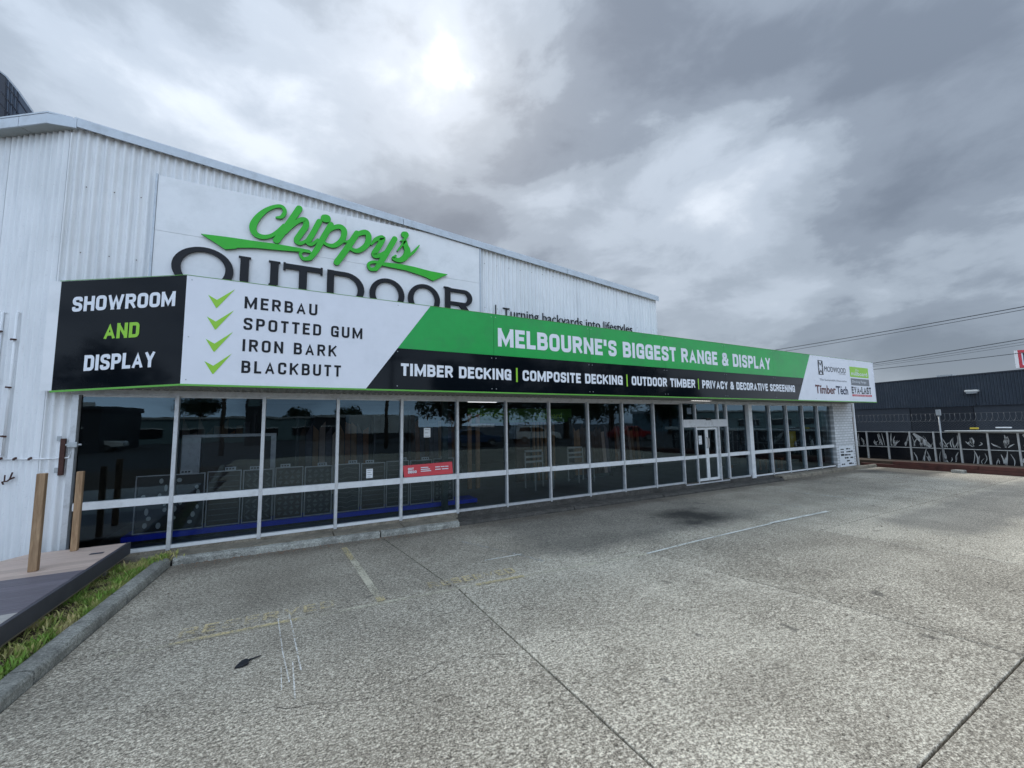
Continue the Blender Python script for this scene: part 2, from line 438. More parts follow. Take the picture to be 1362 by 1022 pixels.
# ------------------------------------------------------------------ mesh helpers
class MB:
    def __init__(s):
        s.v, s.f, s.mi = [], [], []
    def poly(s, pts, mi=0):
        n = len(s.v)
        s.v += [tuple(p) for p in pts]
        s.f.append(tuple(range(n, n + len(pts))))
        s.mi.append(mi)
    def box(s, x0, y0, z0, x1, y1, z1, mi=0):
        return s.hull([(x0, y0), (x1, y0), (x1, y1), (x0, y1)], z0, z1, mi)
    def hull(s, pts, z0, z1, mi=0, side=None):
        """vertical prism over a plan outline (counter-clockwise); z may be functions of x,y"""
        a = z0 if callable(z0) else (lambda x, y: z0)
        c = z1 if callable(z1) else (lambda x, y: z1)
        n = len(s.v)
        k = len(pts)
        s.v += [(x, y, a(x, y)) for x, y in pts] + [(x, y, c(x, y)) for x, y in pts]
        s.f.append(tuple(range(n + k - 1, n - 1, -1)))
        s.f.append(tuple(range(n + k, n + 2 * k)))
        s.mi += [mi, mi]
        for i in range(k):
            j = (i + 1) % k
            s.f.append((n + i, n + j, n + k + j, n + k + i))
            s.mi.append(mi if side is None else side)
        return s
    def slab(s, pts, nrm, th, mi=0, side=None):
        """planar polygon (3-D points) extruded by th along nrm"""
        nrm = Vector(nrm).normalized()
        n = len(s.v)
        k = len(pts)
        s.v += [tuple(Vector(p)) for p in pts] + [tuple(Vector(p) + nrm * th) for p in pts]
        s.f.append(tuple(range(n + k - 1, n - 1, -1)))
        s.f.append(tuple(range(n + k, n + 2 * k)))
        s.mi += [mi, mi]
        for i in range(k):
            j = (i + 1) % k
            s.f.append((n + i, n + j, n + k + j, n + k + i))
            s.mi.append(mi if side is None else side)
        return s
    def beam(s, a, b, w, h, up=(0, 0, 1), mi=0):
        a, b = Vector(a), Vector(b)
        d = (b - a).normalized()
        x = d.cross(Vector(up))
        x = x.normalized() if x.length > 1e-5 else Vector((1, 0, 0))
        y = x.cross(d)
        x, y = x * w / 2, y * h / 2
        n = len(s.v)
        for p in (a, b):
            s.v += [tuple(p - x - y), tuple(p + x - y), tuple(p + x + y), tuple(p - x + y)]
        for q in ((3, 2, 1, 0), (4, 5, 6, 7), (0, 1, 5, 4), (1, 2, 6, 5), (2, 3, 7, 6), (3, 0, 4, 7)):
            s.f.append(tuple(n + i for i in q))
            s.mi.append(mi)
        return s
    def tube(s, pts, r, seg=8, cap=True, mi=0):
        pts = [Vector(p) for p in pts]
        rr = r if isinstance(r, (list, tuple)) else [r] * len(pts)
        n0 = len(s.v)
        pv = None
        for i, p in enumerate(pts):
            d = (pts[min(i + 1, len(pts) - 1)] - pts[max(i - 1, 0)]).normalized()
            ref = pv if pv is not None else (Vector((0, 0, 1)) if abs(d.z) < 0.9 else Vector((1, 0, 0)))
            x = (ref - d * ref.dot(d))
            x = x.normalized() if x.length > 1e-4 else d.orthogonal().normalized()
            pv = x
            y = d.cross(x)
            for k in range(seg):
                a = 2 * pi * k / seg
                s.v.append(tuple(p + (x * cos(a) + y * sin(a)) * rr[i]))
        for i in range(len(pts) - 1):
            for k in range(seg):
                a, b = n0 + i * seg + k, n0 + i * seg + (k + 1) % seg
                s.f.append((a, b, b + seg, a + seg))
                s.mi.append(mi)
        if cap:
            s.f.append(tuple(n0 + k for k in reversed(range(seg))))
            s.f.append(tuple(n0 + (len(pts) - 1) * seg + k for k in range(seg)))
            s.mi += [mi, mi]
        return s
    def build(s, name, mats, parent=None, smooth=False, bevel=0.0):
        me = bpy.data.meshes.new(name)
        me.from_pydata(s.v, [], s.f)
        if isinstance(mats, str):
            mats = [mats]
        for q in mats:
            me.materials.append(MATS[q])
        me.polygons.foreach_set('material_index', s.mi)
        if smooth:
            me.polygons.foreach_set('use_smooth', [True] * len(s.f))
        me.update()
        o = bpy.data.objects.new(name, me)
        COL.objects.link(o)
        if parent is not None:
            o.parent = parent
            o.matrix_parent_inverse = PINV[parent.name] if parent.name in PINV else Matrix()
        if bevel:
            bv = o.modifiers.new('bevel', 'BEVEL')
            bv.width = bevel
            bv.segments = 2
            bv.limit_method = 'ANGLE'
        return o
PINV = {}
def thing(name, label, cat, loc=(0, 0, 0), group=None, rz=0):
    o = bpy.data.objects.new(name, None)
    COL.objects.link(o)
    o.location = loc
    o.rotation_euler = (0, 0, rz)
    o.empty_display_size = 0.2
    o['label'] = label
    o['category'] = cat
    if group:
        o['group'] = group
    PINV[o.name] = (Matrix.Translation(loc) @ Matrix.Rotation(rz, 4, 'Z')).inverted()
    return o
def tag(o, label, cat, group=None):
    o['label'] = label
    o['category'] = cat
    if group:
        o['group'] = group
    return o
def struct(o):
    o['kind'] = 'structure'
    return o
def dup(root, loc, label, rz=0.0, group=None):
    c = root.copy()
    COL.objects.link(c)
    c.location = loc
    c.rotation_euler = (0, 0, rz)
    c['label'] = label
    if group:
        c['group'] = group
    for ch in list(root.children):
        d = ch.copy()
        COL.objects.link(d)
        d.parent = c
        for g in list(ch.children):
            e = g.copy()
            COL.objects.link(e)
            e.parent = d
    return c

# ------------------------------------------------------------------ lettering
def rnd(pts, r, closed, seg=5):
    """round the inner corners of a polyline"""
    out = []
    n = len(pts)
    for i in range(n):
        if not closed and i in (0, n - 1):
            out.append(Vector(pts[i]))
            continue
        p, a, b = Vector(pts[i]), Vector(pts[i - 1]), Vector(pts[(i + 1) % n])
        da, db = a - p, b - p
        k = min(r, da.length * 0.5, db.length * 0.5)
        pa, pb = p + da.normalized() * k, p + db.normalized() * k
        for j in range(seg + 1):
            t_ = j / seg
            out.append(pa * (1 - t_) ** 2 + p * 2 * t_ * (1 - t_) + pb * t_ * t_)
    return out
def ribbon(pts, w, closed=False, box=None):
    """quads of a stroke of width w (number or list) along 2-D pts"""
    n = len(pts)
    ws = w if isinstance(w, (list, tuple)) else [w] * n
    L, Rr = [], []
    for i in range(n):
        a = pts[i - 1] if (closed or i > 0) else pts[i]
        b = pts[(i + 1) % n] if (closed or i < n - 1) else pts[i]
        d1 = (pts[i] - a)
        d2 = (b - pts[i])
        d1 = d1.normalized() if d1.length > 1e-7 else d2.normalized()
        d2 = d2.normalized() if d2.length > 1e-7 else d1
        m_ = (d1 + d2)
        m_ = m_.normalized() if m_.length > 1e-5 else d1
        nn = Vector((-m_.y, m_.x))
        cs = max(0.35, nn.dot(Vector((-d1.y, d1.x))))
        L.append(pts[i] + nn * ws[i] / 2 / cs)
        Rr.append(pts[i] - nn * ws[i] / 2 / cs)
    if box:
        cl_ = lambda p: Vector((min(max(p.x, box[0]), box[1]), min(max(p.y, box[2]), box[3])))
        L, Rr = [cl_(p) for p in L], [cl_(p) for p in Rr]
    q = []
    for i in range(n if closed else n - 1):
        j = (i + 1) % n
        q.append((L[i], Rr[i], Rr[j], L[j]))
    return q
RO, SH = True, False
GL = {
 'A': (.64, [(SH, 0, [(0, 0), (.5, 1.06), (1, 0)]), (SH, 0, [(.28, .27), (.72, .27)])]),
 'B': (.58, [(SH, 0, [(0, 0), (0, 1)]), (RO, 0, [(0, 1), (.95, 1), (.95, .53), (.05, .53)]), (RO, 0, [(.05, .53), (1, .53), (1, 0), (0, 0)])]),
 'C': (.57, [(RO, 0, [(1, .78), (1, 1), (0, 1), (0, 0), (1, 0), (1, .22)])]),
 'D': (.58, [(SH, 0, [(0, 0), (0, 1)]), (RO, 0, [(0, 1), (1, 1), (1, 0), (0, 0)])]),
 'E': (.50, [(SH, 0, [(1, 1), (0, 1), (0, 0), (1, 0)]), (SH, 0, [(0.05, .52), (.85, .52)])]),
 'F': (.48, [(SH, 0, [(1, 1), (0, 1), (0, 0)]), (SH, 0, [(0.05, .52), (.85, .52)])]),
 'G': (.58, [(RO, 0, [(1, .80), (1, 1), (0, 1), (0, 0), (.8, 0), (1, .1)]), (SH, 0, [(.66, .45), (1, .45), (1, 0)])]),
 'H': (.60, [(SH, 0, [(0, 0), (0, 1)]), (SH, 0, [(1, 0), (1, 1)]), (SH, 0, [(.1, .53), (.9, .53)])]),
 'I': (.0, [(SH, 0, [(0, 0), (0, 1)])]),
 'K': (.62, [(SH, 0, [(0, 0), (0, 1)]), (SH, 0, [(1, 1), (.1, .40)]), (SH, 0, [(.38, .58), (1, 0)])]),
 'L': (.48, [(SH, 0, [(0, 1), (0, 0), (1, 0)])]),
 'M': (.78, [(SH, 0, [(0, 0), (0, 1)]), (SH, 0, [(0.02, 1), (.5, 0), (.98, 1)]), (SH, 0, [(1, 1), (1, 0)])]),
 'N': (.61, [(SH, 0, [(0, 0), (0, 1)]), (SH, 0, [(.02, 1), (.98, 0)]), (SH, 0, [(1, 0), (1, 1)])]),
 'O': (.59, [(RO, 1, [(1, 1), (0, 1), (0, 0), (1, 0)])]),
 'P': (.56, [(SH, 0, [(0, 0), (0, 1)]), (RO, 0, [(0, 1), (1, 1), (1, .44), (0, .44)])]),
 'R': (.59, [(SH, 0, [(0, 0), (0, 1)]), (RO, 0, [(0, 1), (.96, 1), (.96, .48), (0, .48)]), (SH, 0, [(.55, .45), (1, 0)])]),
 'S': (.56, [(RO, 0, [(1, .87), (1, 1), (0, 1), (0, .56), (1, .46), (1, 0), (0, 0), (0, .14)])]),
 'T': (.52, [(SH, 0, [(0, 1), (1, 1)]), (SH, 0, [(.5, .9), (.5, 0)])]),
 'U': (.59, [(RO, 0, [(0, 1), (0, 0), (1, 0), (1, 1)])]),
 'V': (.60, [(SH, 0, [(0, 1), (.5, -.06), (1, 1)])]),
 'W': (.90, [(SH, 0, [(0, 1), (.25, -.04)]), (SH, 0, [(.25, -.04), (.5, 1.04), (.75, -.04)]), (SH, 0, [(.75, -.04), (1, 1)])]),
 'Y': (.60, [(SH, 0, [(0, 1), (.5, .42), (1, 1)]), (SH, 0, [(.5, .5), (.5, 0)])]),
 '&': (.66, [(RO, 0, [(1, 0), (.14, .74), (.14, 1), (.74, 1), (.74, .72), (.40, .56)]), (RO, 0, [(.40, .56), (0, .40), (0, 0), (.72, 0), (1, .45)])]),
 "'": (.0, [(SH, 0, [(0, 1), (0, .78)])]),
 '-': (.3, [(SH, 0, [(0, .42), (1, .42)])]),
 ' ': (.18, []),
}
def text_quads(txt, width, h, tk=0.175, gap=0.11, rad=0.18):
    """condensed bold capitals fitted to width; returns 2-D quads with a layer number"""
    ws = [max(GL[c][0], tk) if c != ' ' else GL[c][0] + .08 for c in txt]
    tot = sum(ws) + gap * (len(txt) - 1)
    k = width / (tot * h)
    x = 0.0
    out = []
    lay = 0
    for ci, (c, w) in enumerate(zip(txt, ws)):
        W = w * k
        t_ = tk * min(1.15, max(0.8, k ** 0.5))
        for ro, closed, pts in GL[c][1]:
            P = [Vector((x + t_ / 2 + px * (W - t_), t_ / 2 + py * (1 - t_))) for px, py in pts]
            if not closed:
                P[0] = P[0] + (P[0] - P[1]).normalized() * t_ / 2
                P[-1] = P[-1] + (P[-1] - P[-2]).normalized() * t_ / 2
            if ro:
                P = rnd(P, rad, closed)
            for q in ribbon(P, t_, closed, (x, x + W, 0, 1)):
                out.append(([p * h for p in q], lay, ci))
            lay = (lay + 1) % 9
        x += W + gap * k
    return out
def lettering(name, txt, org, ux, width, h, mat_, parent, nrm, tk=0.175, gap=0.11, lift=0.003):
    org, ux, nrm = Vector(org), Vector(ux), Vector(nrm)
    uz = Vector((0, 0, 1))
    per = {}
    for q, lay, ci in text_quads(txt, width, h, tk, gap):
        per.setdefault(ci if h > .1 else 0, MB()).poly([org + ux * p.x + uz * p.y + nrm * (lift + lay * 0.00025) for p in q])
    for mb in per.values():
        mb.build('letter' if h > .1 else name, mat_, parent)
def font_text(name, txt, org, ux, width, h, mat_, parent, nrm=(0, -1, 0), bold=0.0, lift=0.004, shear=0.0, thick=0.0):
    """built-in font, outlines fitted to width x cap height h"""
    cu = bpy.data.curves.new('t', 'FONT')
    cu.body = txt
    cu.offset = bold
    cu.shear = shear
    cu.resolution_u = 3
    to = bpy.data.objects.new('t', cu)
    COL.objects.link(to)
    dg = bpy.context.evaluated_depsgraph_get()
    me = bpy.data.meshes.new_from_object(to.evaluated_get(dg))
    bpy.data.objects.remove(to)
    xs = [v.co.x for v in me.vertices]
    x0, x1 = min(xs), max(xs)
    sx = width / (x1 - x0)
    sz = h / 0.69
    org, ux, nrm = Vector(org), Vector(ux), Vector(nrm)
    for v in me.vertices:
        v.co = org + ux * ((v.co.x - x0) * sx) + Vector((0, 0, v.co.y * sz)) + nrm * lift
    me.materials.clear()
    me.materials.append(MATS[mat_])
    for p in me.polygons:
        p.material_index = 0
    me.update()
    o = bpy.data.objects.new(name, me)
    COL.objects.link(o)
    if parent is not None:
        o.parent = parent
        o.matrix_parent_inverse = PINV.get(parent.name, Matrix())
    if thick:
        s_ = o.modifiers.new('thickness', 'SOLIDIFY')
        s_.thickness = thick
    return o
# ------------------------------------------------------------------ site
FY = 6.856                                    # plane of the shop front
def GZ(x, y=0):
    return -0.004 * x
C0 = Vector((0, 0, 1.65))
def ray(px, py):
    return R_ * ((px - 681) / 540) - U_ * ((py - 511) / 540) + F_
def at(px, py, Y):                            # point of the photo's ray on a plane y = Y (far background only)
    d = ray(px, py)
    return C0 + d * (Y / d.y)

road = MB()
road.poly([(-400, -400, -0.17), (600, -400, -0.17), (600, 500, -0.17), (-400, 500, -0.17)])
struct(road.build('ground', 'road'))
park = MB()
park.hull([(-1.75, -13), (22, -13), (22, 6.6), (-1.2, 6.6)], lambda x, y: GZ(x) - 0.11, lambda x, y: GZ(x) - 0.035)
park = struct(park.build('car_park', 'joint_dark'))
j5 = lambda x: 4.25 - 0.043 * (x + 0.7) if x < 7 else 3.335
j1 = lambda y: 1.27 + (6.4 - y) * 0.115 if y > 3.5 else 1.6
kb = lambda y: -1.2 - (6.6 - y) * 0.083        # foot of the garden kerb
G = 0.008
slabs = [
 [(kb(4.28), 4.28), (j1(4.2), j5(1.6)), (j1(6.47), 6.47), (kb(6.5), 6.47)],
 [(j1(4.2), j5(1.6)), (6.97, 3.91), (6.97, 6.47), (j1(6.47), 6.47)],
 [(6.97, 3.335), (12.4, 3.335), (12.4, 6.47), (6.97, 6.47)],
 [(12.4, 3.335), (18.3, 3.335), (18.3, 6.85), (12.4, 6.85)],
 [(kb(0.93), 0.93), (1.6, 0.93), (1.56, j5(1.6)), (kb(4.28), 4.28)],
 [(1.6, 0.93), (4.56, 0.93), (4.06, j5(4.06)), (1.56, j5(1.6))],
 [(4.56, 0.93), (7.4, 0.93), (6.97, 3.91), (4.06, j5(4.06))],
]
for k in range(3):
    x0, x1 = (7.4, 7.4 + 3.6)[0] + 3.65 * k, 7.4 + 3.65 * (k + 1)
    slabs.append([(x0, 0.93), (x1, 0.93), (x1 if k else 11.05, 3.335), (x0 if k else 6.97 + 0.08, 3.335)])
for r in range(4):
    y1 = 0.93 - 3.2 * r
    y0 = y1 - 3.2
    xs = [kb(y1)] + [1.6 + 2.95 * i for i in range(6)] + [18.3]
    for i in range(len(xs) - 1):
        slabs.append([(xs[i], y0), (xs[i + 1], y0), (xs[i + 1], y1), (xs[i], y1)])
for P in slabs:
    c = sum((Vector(p) for p in P), Vector((0, 0))) / len(P)
    Q = []
    n = len(P)
    for i in range(n):                         # inset every edge by half a joint
        a, p, b = Vector(P[i - 1]), Vector(P[i]), Vector(P[(i + 1) % n])
        d1, d2 = (p - a).normalized(), (b - p).normalized()
        Q.append(p + (d2 - d1).normalized() * G * 1.3)
    mb = MB()
    mb.hull([(q.x, q.y) for q in Q], lambda x, y: GZ(x) - 0.033, lambda x, y: GZ(x))
    mb.build('concrete_slab', 'concrete', park, bevel=0.004)

# painted markings lie 4 mm and more above the slabs
def mark(name, pts, w, mat_, lift=0.004):
    mb = MB()
    P = [Vector(p) for p in pts]
    for q in ribbon(P, w):
        mb.poly([(p.x, p.y, GZ(p.x) + lift) for p in q])
    return mb.build(name, mat_, park)
mark('painted_line', [(-1.1, 4.17), (-0.7, 4.16), (0.77, 4.10), (2.17, 4.01), (4.02, 3.86)], 0.05, 'paint_pale', 0.004)
mark('painted_line', [(-0.75, 4.165), (0.15, 4.13)], 0.045, 'paint_yellow', 0.008)
mark('painted_line', [(1.75, 4.035), (2.3, 4.0)], 0.055, 'paint_yellow', 0.008)
mark('painted_line', [(0.72, 6.1), (0.82, 4.14)], 0.075, 'paint_pale', 0.004)
mark('painted_line', [(0.71, 6.15), (0.74, 5.55)], 0.07, 'paint_yellow', 0.008)
mark('painted_line', [(0.815, 4.24), (0.82, 4.12)], 0.075, 'paint_yellow', 0.012)
mark('painted_line', [(4.02, 3.86), (5.0, 3.90), (6.88, 3.93)], 0.035, 'paint_white', 0.008)
mark('painted_line', [(6.88, 3.945), (8.63, 3.905)], 0.06, 'paint_white', 0.012)
mark('painted_line', [(2.15, 4.69), (2.66, 4.67)], 0.022, 'paint_white', 0.004)
mark('painted_line', [(2.2, 5.6), (2.62, 4.67), (2.75, 4.3)], 0.05, 'paint_faint', 0.004)
mark('scraped_line', [(-0.03, 4.20), (0.01, 3.60), (0.055, 3.15)], 0.008, 'scrape', 0.016)
mark('scraped_line', [(0.05, 4.32), (0.09, 3.75), (0.125, 3.25)], 0.010, 'scrape', 0.016)
mark('scraped_line', [(0.075, 3.40), (0.085, 2.94)], 0.009, 'scrape', 0.02)
mark('scraped_line', [(0.005, 3.35), (0.012, 3.08)], 0.006, 'scrape', 0.02)
for a, b in (((10.3, 6.3), (10.5, 4.1)), ((8.5, 5.5), (8.7, 4.15)), ((12.6, 6.3), (12.8, 4.1)), ((15.0, 6.4), (15.2, 4.1))):
    mark('painted_line', [a, b], 0.05, 'paint_faint', 0.004)
def ground_word(txt, a, b, h, mat_, squash=1.0):
    a, b = Vector(a), Vector(b)
    u = (b - a)
    w = u.length
    u.normalize()
    v = Vector((-u.y, u.x))
    mb = MB()
    for q, lay, ci in text_quads(txt, w, h, 0.16, 0.16):
        pts = [a + u * p.x + v * p.y for p in q]
        mb.poly([(p.x, p.y, GZ(p.x) + 0.020 + lay * 0.0004) for p in pts])
    return mb.build('painted_word', mat_, park)
ground_word('RESERVED', (-0.72, 4.22), (0.42, 4.19), 0.16, 'paint_yellow')
ground_word('RESERVED', (1.30, 4.16), (2.27, 4.10), 0.15, 'paint_yellow')

# hairline cracks
def crack(P, w, depth=0):
    rk = random.Random(int(P[0][0] * 100 + P[0][1] * 10))
    pts = []
    for (a, c), (d, e) in zip(P, P[1:]):
        for k in range(9):
            t_ = k / 9
            pts.append((a + (d - a) * t_ + rk.uniform(-.022, .022), c + (e - c) * t_ + rk.uniform(-.022, .022)))
    pts.append(P[-1])
    mb = MB()
    V = [Vector(p) for p in pts]
    for q in ribbon(V, [w * rk.uniform(.5, 1.2) for _ in V]):
        mb.poly([(p.x, p.y, GZ(p.x) + .003) for p in q])
    mb.build('crack', 'joint_dark', park)
crack([(5.9, 2.9), (6.5, 2.7), (7.1, 2.4)], .003)
crack([(-.2, 3.0), (.5, 2.75), (1.1, 2.9), (1.57, 2.7)], .0035)
crack([(9.0, 6.3), (9.6, 5.0), (10.6, 4.4), (11.2, 3.4)], .008)
# kerbs
def kerb_run(name, pts, w, h, zf, mat_, cuts, parent_z=0):
    """rounded-top kerb stones along a straight line; w to the left of travel"""
    a, b = Vector(pts[0]), Vector(pts[1])
    d = (b - a)
    L = d.length
    d.normalize()
    n = Vector((-d.y, d.x))
    base = MB()
    base.hull([tuple(a + n * 0.02), tuple(b + n * 0.02), tuple(b + n * (w - 0.02)), tuple(a + n * (w - 0.02))][::1], lambda x, y: zf(x) - 0.1, lambda x, y: zf(x) + h - 0.03)
    root = struct(base.build(name, 'joint_dark'))
    ts = [0] + list(cuts) + [L]
    for t0, t1 in zip(ts, ts[1:]):
        mb = MB()
        m_ = max(2, int((t1 - t0) / 0.22))
        prof = [(0, -0.08), (0.0, h - 0.035), (0.012, h - 0.012), (0.04, h), (w - 0.03, h + 0.004), (w, h - 0.02), (w, -0.08)]
        rows = []
        for i in range(m_ + 1):
            t_ = t0 + 0.010 + (t1 - t0 - 0.020) * i / m_
            jit = random.uniform(-0.004, 0.004)
            row = []
            for (o_, z_) in prof:
                p = a + d * t_ + n * (o_ + jit + (random.uniform(-.003, .003) if z_ > 0 else 0))
                row.append((p.x, p.y, zf(p.x) + z_ + (random.uniform(-.003, .003) if z_ > 0 else 0)))
            rows.append(row)
        nb = len(mb.v)
        for row in rows:
            mb.v += row
        k = len(prof)
        for i in range(m_):
            for j in range(k - 1):
                q = nb + i * k + j
                mb.f.append((q, q + 1, q + k + 1, q + k)[::-1])
                mb.mi.append(0)
        mb.f.append(tuple(range(nb, nb + k)))
        mb.f.append(tuple(reversed(range(nb + m_ * k, nb + m_ * k + k))))
        mb.mi += [0, 0]
        mb.build('kerb_stone', mat_, root, smooth=False)
    return root
kerb_run('kerb', ((kb(-8), -8), (kb(6.5), 6.5)), 0.15, 0.095, lambda x: 0.0, 'kerb_concrete', (2.4, 4.8, 7.2, 9.6, 12.05, 13.4))
kerb_run('kerb', ((-1.2, 6.475), (2.5, 6.40)), 0.10, 0.085, GZ, 'kerb_concrete', (2.45,))
kerb_run('kerb', ((2.5, 6.48), (12.3, 6.55)), 0.09, 0.045, GZ, 'path_dark', (2.4, 4.9, 7.3))
kerb_run('kerb', ((12.3, 6.60), (18.3, 6.62)), 0.10, 0.10, GZ, 'path_concrete', (2.9,))
# footpath strip between kerb and glass
fp = MB()
fp.hull([(-2.4, 6.5), (17.4, 6.66), (17.4, 6.9), (-2.4, 6.9)], -0.12, lambda x, y: GZ(x) + 0.028)
fp = struct(fp.build('footpath', 'joint_dark'))
fx = [-2.4, -1.25, 0.62, 1.62, 2.52, 4.9, 7.3, 9.8, 12.3, 15.0, 17.4]
for x0, x1 in zip(fx, fx[1:]):
    hh = 0.092 if x1 < 2.6 else (0.05 if x1 < 12.4 else 0.105)
    y0 = 6.578 - 0.005 if x1 < -1.2 else (6.565 - 0.02 * max(0, x0 + 1.2) if x1 < 2.6 else (6.60 if x1 < 12.4 else 6.705))
    if x0 < -1.5:
        P = [(x0, 6.70), (-1.29, 6.62), (x1 - 0.006, 6.62), (x1 - 0.006, 6.87), (x0, 6.87)]
    else:
        P = [(x0 + 0.006, y0), (x1 - 0.006, y0), (x1 - 0.006, 6.87), (x0 + 0.006, 6.87)]
    mb = MB()
    mb.hull(P, lambda x, y: GZ(x) + 0.03, lambda x, y: GZ(x) + hh)
    mb.build('paving_slab', 'path_dark' if 2.5 < x1 < 12.4 and x0 > 2 else 'path_concrete', fp, bevel=0.003)
# lawn bed
lawn = MB()
lawn.hull([(-9, -8), (kb(-8) - 0.15, -8), (kb(6.5) - 0.15, 6.5), (-1.38, 6.66), (-2.4, 6.9), (-9, 11)], -0.12, 0.062)
lawn = struct(lawn.build('garden_bed', 'soil'))
gb = MB()
rg = random.Random(3)
def blade(x, y, h, lean, w, z0=0.055):
    a = rg.uniform(0, 2 * pi)
    la = rg.uniform(0, 2 * pi)
    dx, dy = cos(a) * w, sin(a) * w
    lx, ly = cos(la) * lean, sin(la) * lean
    n = len(gb.v)
    gb.v += [(x - dx, y - dy, z0), (x + dx, y + dy, z0), (x + lx * .5 + dx * .6, y + ly * .5 + dy * .6, z0 + h * .65), (x + lx, y + ly, z0 + h)]
    gb.f += [(n, n + 1, n + 2), (n, n + 2, n + 3)]
    gb.mi += [0, 0]
for i in range(26000):
    y = rg.uniform(2.6, 6.6)
    xr = kb(y) - 0.155
    x = xr - abs(rg.gauss(0, 0.22)) if rg.random() < .5 else rg.uniform(-2.3, xr)
    d = 0.5 + 0.5 * sin(x * 9 + sin(y * 7) * 2) * cos(y * 6.3 + x * 3)
    if rg.random() > 0.28 + 0.75 * d:
        continue
    blade(x, y, rg.uniform(0.012, 0.05) * (0.5 + d), rg.uniform(0.01, 0.05), rg.uniform(.0015, .0035))
g = gb.build('grass', 'grass_blade')
tag(g, 'patchy green and straw coloured grass between the deck and the kerb', 'grass')
g['kind'] = 'stuff'

# ------------------------------------------------------------------ showroom building
bld = thing('showroom_building', 'white corrugated iron showroom with a long tinted glass shop front', 'building', (-2.5, FY, 0))
PITCH = 0.088
def roofz(x):
    return 5.462 - (x + 2.5) * 0.0843
def corr(mb, o, u, nrm, s0, s1, zb, zt, amp=0.020, seg=8, pitch=PITCH):
    o, u, nrm = Vector(o), Vector(u), Vector(nrm)
    n = max(2, int(round((s1 - s0) / pitch * seg)))
    b0 = len(mb.v)
    for i in range(n + 1):
        s = s0 + (s1 - s0) * i / n
        p = o + u * s + nrm * (amp * cos(2 * pi * s / pitch))
        t_ = zt(s) if callable(zt) else zt
        mb.v += [(p.x, p.y, zb), (p.x, p.y, t_)]
    for i in range(n):
        q = b0 + 2 * i
        mb.f.append((q, q + 2, q + 3, q + 1))
        mb.mi.append(0)
    return mb
SW = PITCH * 10
x = -2.53
k = 0
while x < 7.82 - 0.01:
    x1 = min(x + SW, 7.82)
    mb = MB()
    zb = 2.14
    corr(mb, (0, FY - (0.0025 if k % 2 else 0), 0), (1, 0, 0), (0, -1, 0), x, x1 + (0.03 if x1 < 7.8 else 0), zb, lambda s: roofz(s) + 0.03)
    mb.build('wall_sheet', 'white_iron', bld, smooth=True)
    x = x1
    k += 1
mb = MB()
corr(mb, (0, FY, 0), (1, 0, 0), (0, -1, 0), -2.53, -2.31, 0.07, 2.14)
mb.build('wall_sheet', 'white_iron', bld, smooth=True)
TH = radians(144.25)
U2 = Vector((cos(TH), sin(TH), 0))
N2 = Vector((-sin(TH), cos(TH), 0))
O2 = Vector((-2.53, FY, 0))
if N2.y > 0:
    N2 = -N2
for k in range(7):
    mb = MB()
    corr(mb, O2 + N2 * (0.0025 if k % 2 else 0), U2, N2, k * SW, (k + 1) * SW + 0.03, 0.07, 5.44)
    for v in range(len(mb.f)):
        mb.f[v] = mb.f[v][::-1]
    mb.build('wall_sheet', 'white_iron', bld, smooth=True)
def LW(s, z, out=0.0):
    p = O2 + U2 * s + N2 * out
    return (p.x, p.y, z)
# corner flashing, screws
mb = MB()
mb.tube([(-2.533, FY - 0.004, 0.07), (-2.533, FY - 0.004, 5.40)], 0.012, 6)
mb.build('corner_flashing', 'white_iron', bld)
mb = MB()
for z in (4.72, 3.86, 3.0):
    s = PITCH * 0.0
    i = 0
    while s < 5:
        if s > 0.05:
            p = O2 + U2 * s + N2 * 0.012
            mb.tube([p + Vector((0, 0, z)), p + N2 * 0.006 + Vector((0, 0, z))], 0.006, 6)
        s += PITCH * 2
    x = -2.53 + PITCH * 2
    while x < 7.8:
        if not (-1.72 < x < 3.12):
            mb.tube([(x - 0.0, FY - 0.012, z), (x, FY - 0.018, z)], 0.006, 6)
        x += PITCH * 3
for z in (1.95,):
    for x in (-2.464, -2.376):
        mb.tube([(x, FY - 0.012, z), (x, FY - 0.018, z)], 0.006, 6)
mb.build('screws', 'rust_brown', bld)
# barge flashing along the rake, eave on the corner
A = O2 + U2 * 0.157 + N2 * 0.16
Bp = Vector((-2.47, FY - 0.085, 0))
for (xa, xb) in ((-2.47, 1.62), (1.62, 5.1), (5.1, 7.86)):
    pts = [(xa + 0.004, FY - 0.085, roofz(xa) - 0.005), (xb - 0.004, FY - 0.085, roofz(xb) - 0.005),
           (xb - 0.004, FY - 0.085, roofz(xb) + 0.107), (xa + 0.004, FY - 0.085, roofz(xa) + 0.107)]
    mb = MB()
    mb.slab(pts, (0, 1, 0), 0.018)
    mb.slab([(p[0], FY - 0.067, p[2]) for p in pts][2:] + [(xa + .004, FY + .25, roofz(xa) + .107), (xb - .004, FY + .25, roofz(xb) + .107)], (0, 0, -1), 0.004)
    mb.build('barge_flashing', 'flashing', bld)
def fascia(a, b, z0, z1, name, m_):
    a, b = Vector((a[0], a[1], 0)), Vector((b[0], b[1], 0))
    d = (b - a).normalized()
    nn = Vector((-d.y, d.x, 0))
    if nn.y < 0:
        nn = -nn
    mb = MB()
    mb.slab([(a.x, a.y, z0), (b.x, b.y, z0), (b.x, b.y, z1), (a.x, a.y, z1)], nn, 0.018)
    return mb.build(name, m_, bld)
J = O2 + U2 * 0.57 + N2 * 0.16
E2 = O2 + U2 * 6 + N2 * 0.16
fascia(Bp, A, 5.435, 5.562, 'fascia', 'flashing')
fascia(A, J - U2 * 0.004, 5.435, 5.562, 'fascia', 'flashing')
